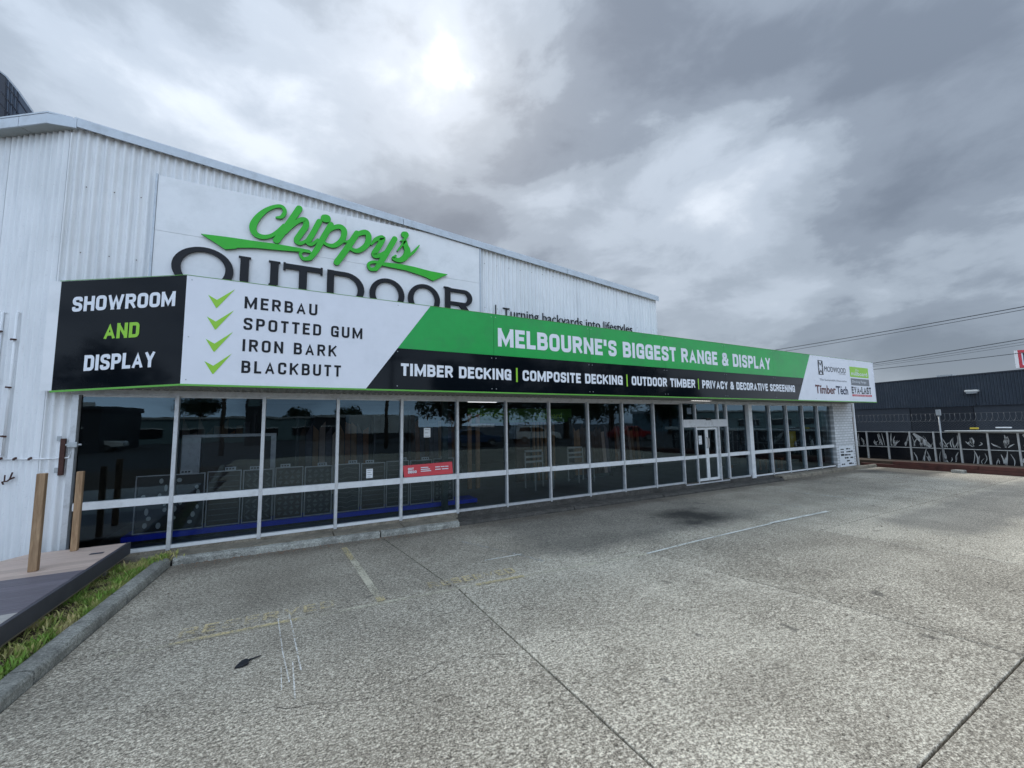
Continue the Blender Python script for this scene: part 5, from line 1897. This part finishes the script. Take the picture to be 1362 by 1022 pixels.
mb.build('parapet_flashing', 'cladding_base', wh)
mb = MB()
mb.box(WX + .1, 2.45, -.2, WX + 22, 26, 3.5)
mb.build('warehouse_body', 'cladding_base', wh)
mb = MB()
mb.box(WX + .6, 8.0, 3.7, WX + 1.4, 8.65, 4.02)
mb.box(WX + .5, 8.65, 3.7, WX + 1.2, 9.6, 3.92)
mb.build('rooftop_unit', 'galvanised', wh)
fl_ = thing('floodlight', 'white floodlight on a thin bracket on the dark warehouse wall', 'light', (WX, 7.1, 2.9))
mb = MB()
mb.tube([(WX - .02, 7.08, 2.24), (WX - .12, 7.08, 2.3), (WX - .12, 7.12, 2.86)], .018, 6)
mb.build('bracket', 'door_dark', fl_)
mb = MB()
mb.hull([(WX - .34, 6.92), (WX - .02, 6.92), (WX - .02, 7.42), (WX - .34, 7.42)], 2.93, 3.05)
mb.build('housing', 'beam_white', fl_, bevel=.04)
mb = MB()
mb.hull([(WX - .3, 6.98), (WX - .06, 6.98), (WX - .06, 7.36), (WX - .3, 7.36)], 2.86, 2.929)
mb.build('reflector', 'galvanised', fl_)
# distant red framed sign
rs_ = thing('red_pylon_sign', 'red framed pylon sign rising behind the warehouse roof at the right edge', 'sign', (48, 9, 0))
a_, b_ = at(1353, 466, 9.5), at(1392, 462, 9.0)
c_ = at(1354, 489, 9.5)
hgt = (a_.z, c_.z)
V0 = Vector((a_.x, 9.5, 0))
V1 = Vector((a_.x + 3, 7.2, 0))
dv = (V1 - V0).normalized()
nv = Vector((-dv.y, dv.x, 0))
if nv.x > 0:
    nv = -nv
def rsp(s, z, o=0):
    p = V0 + dv * s + nv * o
    return (p.x, p.y, z)
L_ = (V1 - V0).length
mb = MB()
mb.slab([rsp(0, hgt[1]), rsp(L_, hgt[1]), rsp(L_, hgt[0]), rsp(0, hgt[0])], -nv, .3)
mb.build('board', 'letter_white', rs_)
mb = MB()
w_ = .22
for q in (((0, hgt[1]), (w_, hgt[1]), (w_, hgt[0]), (0, hgt[0])), ((L_ - w_, hgt[1]), (L_, hgt[1]), (L_, hgt[0]), (L_ - w_, hgt[0])), ((w_, hgt[1]), (L_ - w_, hgt[1]), (L_ - w_, hgt[1] + w_), (w_, hgt[1] + w_)), ((w_, hgt[0] - w_), (L_ - w_, hgt[0] - w_), (L_ - w_, hgt[0]), (w_, hgt[0]))):
    mb.slab([rsp(s, z, .003) for s, z in q], nv, .04)
mb.build('frame', 'red_frame', rs_)
mb = MB()
mb.slab([rsp(w_ + .15, hgt[1] + w_ + .12, .004), rsp(L_ - w_, hgt[1] + w_ + .12, .004), rsp(L_ - w_, hgt[0] - w_ - .05, .004), rsp(w_ + .15, hgt[0] - w_ - .05, .004)], nv, .02)
mb.build('dark_field', 'letter_black', rs_)
mb = MB()
mb.tube([rsp(L_ * .5, 0, -.15), rsp(L_ * .5, hgt[1], -.15)], .15, 8)
mb.build('pole', 'galvanised', rs_)

# ------------------------------------------------------------------ overhead wires
def wpt(px, py, X):
    d = ray(px, py)
    return C0 + d * (X / d.x)
for i, (p, q, X, r_, lab) in enumerate(((( 1060, 461), (1362, 408), 27, .020, 'upper thick overhead wire crossing the sky right of the sign'), ((1060, 464.8), (1362, 412), 27.3, .014, 'thin overhead wire just below the upper thick one'),
        ((1160, 483.5), (1362, 451), 29, .020, 'overhead wire leaving the top corner of the sign'), ((1160, 486), (1362, 455), 29.3, .010, 'thin wire just below the one at the sign corner'), ((1160, 488), (1362, 458.5), 29.6, .008, 'faintest wire, third below the sign corner'),
        ((1160, 491.8), (1352, 470.5), 30, .017, 'lowest overhead wire running towards the red framed sign'))):
    a, b = wpt(*p, X), wpt(*q, X)
    d = b - a
    a2, b2 = a - d * 1.6, b + d * 1.2
    mb = MB()
    pts = []
    for k in range(25):
        t_ = k / 24
        v = a2.lerp(b2, t_)
        tt = (v - a).dot(d) / d.length_squared
        v.z += 0.012 * ((tt - .5) ** 2 - .25) * d.length
        pts.append(v)
    mb.tube(pts, r_, 5)
    tag(mb.build('overhead_wire', 'wire', smooth=True), lab, 'wire', 'overhead wires right of the sign')

# ------------------------------------------------------------------ dark curved tower behind the roof
tw = thing('glass_tower', 'dark curved glass tower just showing above the roof at top left', 'tower', tuple(at(0, 155, 60)[:2]) + (0,))
prof = [(-60, 60), (-30, 78), (-10, 90), (0, 96.5), (9, 103.5), (17, 113), (26, 124), (37, 140), (48.5, 156), (58, 170), (70, 190)]
def tp(px, py, dy=0):
    v = at(px, py, 60)
    return (v.x, v.y + dy, v.z)
bot = [(px, 300) for px, _ in prof]
for i in range(len(prof) - 1):
    (x0, y0), (x1, y1) = prof[i], prof[i + 1]
    mb = MB()
    ya = y0
    k = 0
    q0, q1, q2, q3 = tp(x0, 300), tp(x1, 300), tp(x1, y1), tp(x0, y0)
    mb.slab([q0, q1, q2, q3], (0, 1, 0), 6)
    mb.build('glass_bay', 'tower_glass_dark' if x0 < 5 else 'tower_glass', tw)
mb = MB()
for off in (8, 20, 32, 44, 56):
    pts = [tp(px - off * .35, py + off, -.15) for px, py in prof if px > 4]
    mb.tube(pts, .045, 4)
for px in (9, 14, 19, 24):
    mb.tube([tp(px - 4, 200, -.12), tp(px, 104 + (px - 9) * 1.2, -.12)], .03, 4)
mb.build('mullion_grid', 'tower_glass_dark', tw)
mb = MB()
mb.tube([tp(px + .4, py - .4, -.1) for px, py in prof], .09, 5)
mb.build('edge_rim', 'tower_edge', tw)

# ------------------------------------------------------------------ the street behind the camera (seen mirrored in the glass)
def car(label, body, x, y, rz, kind='sedan', cat='car', group=None, z=-.165):
    r_ = thing('parked_' + ('ute' if kind == 'ute' else 'car'), label, cat, (0, 0, 0), group)
    W = 1.75
    if kind == 'ute':
        prof_ = [(-2.5, .45), (-2.5, 1.0), (-2.45, 1.55), (-.75, 1.62), (-.7, 1.5), (.45, 1.48), (1.0, 1.02), (2.3, .92), (2.5, .7), (2.5, .4)]
        win_ = [(-.62, 1.05), (-.60, 1.40), (.38, 1.40), (.80, 1.05)]
        win2 = [(-2.3, 1.12), (-2.28, 1.48), (-.95, 1.50), (-.95, 1.12)]
    elif kind == 'suv':
        prof_ = [(-2.2, .45), (-2.25, 1.0), (-2.0, 1.55), (.2, 1.6), (.95, 1.1), (2.1, .95), (2.3, .7), (2.3, .4)]
        win_ = [(-.75, 1.05), (-.75, 1.48), (.15, 1.48), (.72, 1.08)]
        win2 = [(-1.95, 1.1), (-1.8, 1.45), (-.85, 1.47), (-.85, 1.06)]
    else:
        prof_ = [(-2.25, .4), (-2.3, .85), (-1.7, 1.0), (-1.1, 1.38), (.2, 1.4), (.95, .98), (2.1, .82), (2.3, .6), (2.3, .35)]
        win_ = [(-.4, .95), (-.4, 1.30), (.15, 1.30), (.72, .98)]
        win2 = [(-1.4, .98), (-1.0, 1.28), (-.5, 1.30), (-.5, .95)]
    mb = MB()
    mb.slab([(a, -W / 2, c) for a, c in prof_], (0, 1, 0), W)
    mb.build('body', body, r_, bevel=.06)
    for w_ in (win_, win2):
        for sy in (-1, 1):
            mb = MB()
            mb.slab([(a, sy * (W / 2 + .002), c) for a, c in w_], (0, sy, 0), .01)
            mb.build('window', 'car_glass', r_)
    for xx in (-1.45, 1.45):
        for sy in (-1, 1):
            mb = MB()
            mb.tube([(xx, sy * (W / 2 - .15), .33), (xx, sy * (W / 2 + .02), .33)], .33, 16)
            wt = mb.build('wheel', 'rubber', r_)
            mb = MB()
            mb.tube([(xx, sy * (W / 2 + .02), .33), (xx, sy * (W / 2 + .035), .33)], .19, 12)
            mb.build('rim', 'chrome', wt)
    for sy in (-.6, .6):
        mb = MB()
        mb.box(2.27 if kind != 'ute' else 2.45, sy - .18, .62, 2.33 if kind != 'ute' else 2.52, sy + .18, .78)
        mb.build('headlight', 'chrome', r_)
    r_.location = (x, y, z)
    r_.rotation_euler = (0, 0, rz)
    return r_
car('white utility with canopy parked across the street behind the camera', 'car_white', -15.0, -34, 0, 'ute', 'ute')
car('blue sedan parked behind the camera, mirrored low in the seventh window', 'car_blue', 13, -17, .05, 'sedan', 'car', 'cars parked across the lot')
car('white wagon parked behind the camera near the blue sedan', 'car_white', 20, -18.5, .1, 'suv', 'car', 'cars parked across the lot')
car('red sedan parked behind the camera towards the entrance', 'car_red', 29, -15.5, 0, 'sedan', 'car', 'cars parked across the lot')
car('white sedan parked behind the camera at the far right', 'car_white', 40, -14, .1, 'sedan', 'car', 'cars parked across the lot')
def factory(label, x0, x1, y, z, m_, rm='factory_roof', dep=14, wins=0):
    r_ = thing('factory_building', label, 'building', (0, 0, 0))
    mb = MB()
    mb.box(x0, y - dep, -.2, x1, y, z)
    mb.build('wall', m_, r_)
    mb = MB()
    mb.hull([(x0 - .2, y - dep - .2), (x1 + .2, y - dep - .2), (x1 + .2, y + .2), (x0 - .2, y + .2)], z + .002, lambda x, yy: z + .3 if yy > y - 1 else z + .5)
    mb.build('roof', rm, r_)
    for k in range(wins):
        xx = x0 + (x1 - x0) * (k + .5) / wins
        ww = (x1 - x0) / wins * .3
        mb = MB()
        mb.box(xx - ww, y - .01, .5, xx + ww, y + .03, z * .55)
        f = mb.build('window', 'car_glass', r_)
        mb = MB()
        mb.box(xx - ww, y + .031, z * .55, xx + ww, y + .09, z * .55 + .12)
        mb.build('frame', 'white_trim', f)
    return r_
factory('long pale green factory across the street behind the camera', -21.5, 8, -52, 2.9, 'factory_wall', wins=7)
factory('dark flat roofed shop left of the long factory behind the camera', -30, -13.6, -32, 3.3, 'shop_dark', 'shop_dark', 10, 3)
factory('dark low shop row to the right of the factory behind the camera', 3, 16, -46, 2.9, 'shop_dark', 'factory_roof', 10, 4)
factory('pale low workshop far right behind the camera', 62, 130, -34, 3.2, 'factory_wall', wins=6)
t_ = thing('shop_banner', 'pale banner strip on top of the dark shop behind the camera', 'banner', (-18, -31.8, 3.9))
mb = MB()
mb.box(-17.9, -32.3, 3.61, -14.2, -32.2, 4.0)
mb.build('panel', 'paper', t_)
t_ = thing('truck_trailer', 'white box trailer parked behind the camera, mirrored in the fourth window', 'trailer', (0, 0, 0))
mb = MB()
mb.box(5.2, -32, .9, 12.2, -29.6, 2.75)
mb.build('box_body', 'car_white', t_, bevel=.03)
for k in range(8):
    mb = MB()
    mb.box(5.4 + k * .95, -29.6, .95, 5.46 + k * .95, -29.56, 2.7)
    mb.build('rib', 'aluminium', t_)
for xx in (6.2, 7.2, 11.3):
    mb = MB()
    mb.tube([(xx, -29.9, .33), (xx, -29.6, .33)], .48, 16)
    mb.build('wheel', 'rubber', t_)
def pole(x, y, h, label, arm=True):
    r_ = thing('power_pole', label, 'pole', (0, 0, 0), 'timber power poles behind the camera')
    mb = MB()
    mb.tube([(x, y, -.2), (x, y, h)], [.15, .11], 8)
    mb.build('pole', 'pole_wood', r_, smooth=True)
    mb = MB()
    mb.box(x - .9, y - .05, h - .6, x + .9, y + .05, h - .48)
    mb.build('crossarm', 'pole_wood', r_)
    for dx_ in (-.8, -.3, .3, .8):
        mb = MB()
        mb.tube([(x + dx_, y, h - .48), (x + dx_, y, h - .36)], .04, 6)
        mb.build('insulator', 'car_white', r_)
pole(-4.0, -20, 7.5, 'timber power pole mirrored in the second window')
pole(7.0, -20.5, 7.5, 'timber power pole mirrored in front of the trailer')
pole(33, -21, 7.5, 'timber power pole mirrored near the entrance')
for dx_, z in ((-.8, 7.14), (.8, 7.14), (0, 6.4)):
    mb = MB()
    P = []
    xs = [(-45, -20), (-4, -20), (7, -20.5), (33, -21), (80, -22)]
    for (xa, ya), (xb, yb) in zip(xs, xs[1:]):
        for k in range(8):
            t_ = k / 8
            P.append((xa + (xb - xa) * t_, ya + (yb - ya) * t_ + dx_ * .3, z - 1.6 * t_ * (1 - t_)))
    mb.tube(P, .02, 4)
    tag(mb.build('street_wire', 'wire'), {-.8: 'far street wire strung on the poles behind the camera', .8: 'near street wire strung on the poles behind the camera', 0: 'lower street cable on the poles behind the camera'}[dx_], 'wire', 'wires along the street')
mb = MB()
t_ = thing('pylon_sign', 'dark tall pylon sign mirrored at the edge of the second window', 'sign', (0, 0, 0))
mb.box(-4.1, -38, -.2, -2.6, -37.6, 5.0)
mb.build('board', 'shop_dark', t_)
mb = MB()
mb.box(-3.9, -37.599, 3.9, -2.8, -37.57, 4.6)
mb.build('panel', 'factory_wall', t_)
def tree(x, y, h, cw, label, kind, seed, base=.35, leaf='leaf_dark', n=2600):
    r = random.Random(seed)
    r_ = thing(kind, label, 'tree', (0, 0, 0))
    mb = MB()
    tw_ = .045 * h
    mb.tube([(x, y, -.2), (x + .1, y, h * base), (x, y + .1, h * .8)], [tw_, tw_ * .7, tw_ * .25], 8)
    for k in range(7):
        a = r.uniform(0, 6.28)
        z = h * r.uniform(base * .8, .7)
        mb.tube([(x, y, z), (x + cos(a) * cw * .3, y + sin(a) * cw * .3, z + h * .12), (x + cos(a) * cw * .45, y + sin(a) * cw * .45, z + h * .2)], [tw_ * .35, tw_ * .2, .02], 5)
    mb.build('trunk', 'bark', r_)
    mb = MB()
    lobes = []
    for k in range(16):
        a = r.uniform(0, 6.28)
        rr = cw * .5 * r.random() ** .5 * .8
        zc = h * r.uniform(base + .12, .9)
        lobes.append((x + cos(a) * rr, y + sin(a) * rr, zc, cw * r.uniform(.14, .26)))
    for k in range(n):
        lx, ly, lz, lr = lobes[k % 16]
        v = Vector((r.gauss(0, 1), r.gauss(0, 1), r.gauss(0, .7))).normalized() * lr * r.uniform(.6, 1.12)
        c = Vector((lx, ly, lz)) + v
        s_ = r.uniform(.10, .24)
        d1 = Vector((r.gauss(0, 1), r.gauss(0, 1), r.gauss(0, 1))).normalized()
        d2 = d1.orthogonal().normalized()
        mb.poly([c - d1 * s_, c + d2 * s_ * .5, c + d1 * s_, c - d2 * s_ * .5])
    mb.build('crown', leaf, r_)
tree(-11.8, -62, 6.3, 5.5, 'wide flat pine behind the long factory', 'pine_tree', 1, .6)
tree(1.6, -60, 4.6, 4.5, 'rounded tree behind the factory right end', 'broadleaf_tree', 2, .2)
tree(8.5, -56, 4.6, 4.5, 'dark tree behind the shop row', 'broadleaf_tree', 3, .25)
for k, (tx, ty, hh, cw) in enumerate(((15, -25, 8.5, 8), (21.5, -27, 9.5, 9), (29, -26, 9, 9), (38, -28, 10, 10), (47, -26, 7, 7))):
    tree(tx, ty, hh, cw, ('tall dark gum at the left of the street trees behind the camera', 'second street tree behind the camera, widest near the trailer', 'third street tree behind the camera, opposite the banner',
         'fourth street tree behind the camera, opposite the entrance', 'last street tree behind the camera, opposite the brick pier')[k], 'gum_tree', 10 + k, .22, 'leaf_grey' if k % 2 else 'leaf_dark', 7000)
for k, (tx, ty, hh, cw) in enumerate(((-34, -3, 8.0, 6), (-33, -11, 7.2, 6), (-42, 3, 9.5, 9))):
    tree(tx, ty, hh, cw, ('spiky dark tree mirrored in the black sign end', 'smaller dark tree left of the dark shop behind the camera', 'big dark tree far left behind the camera')[k], 'broadleaf_tree', 30 + k, .15)
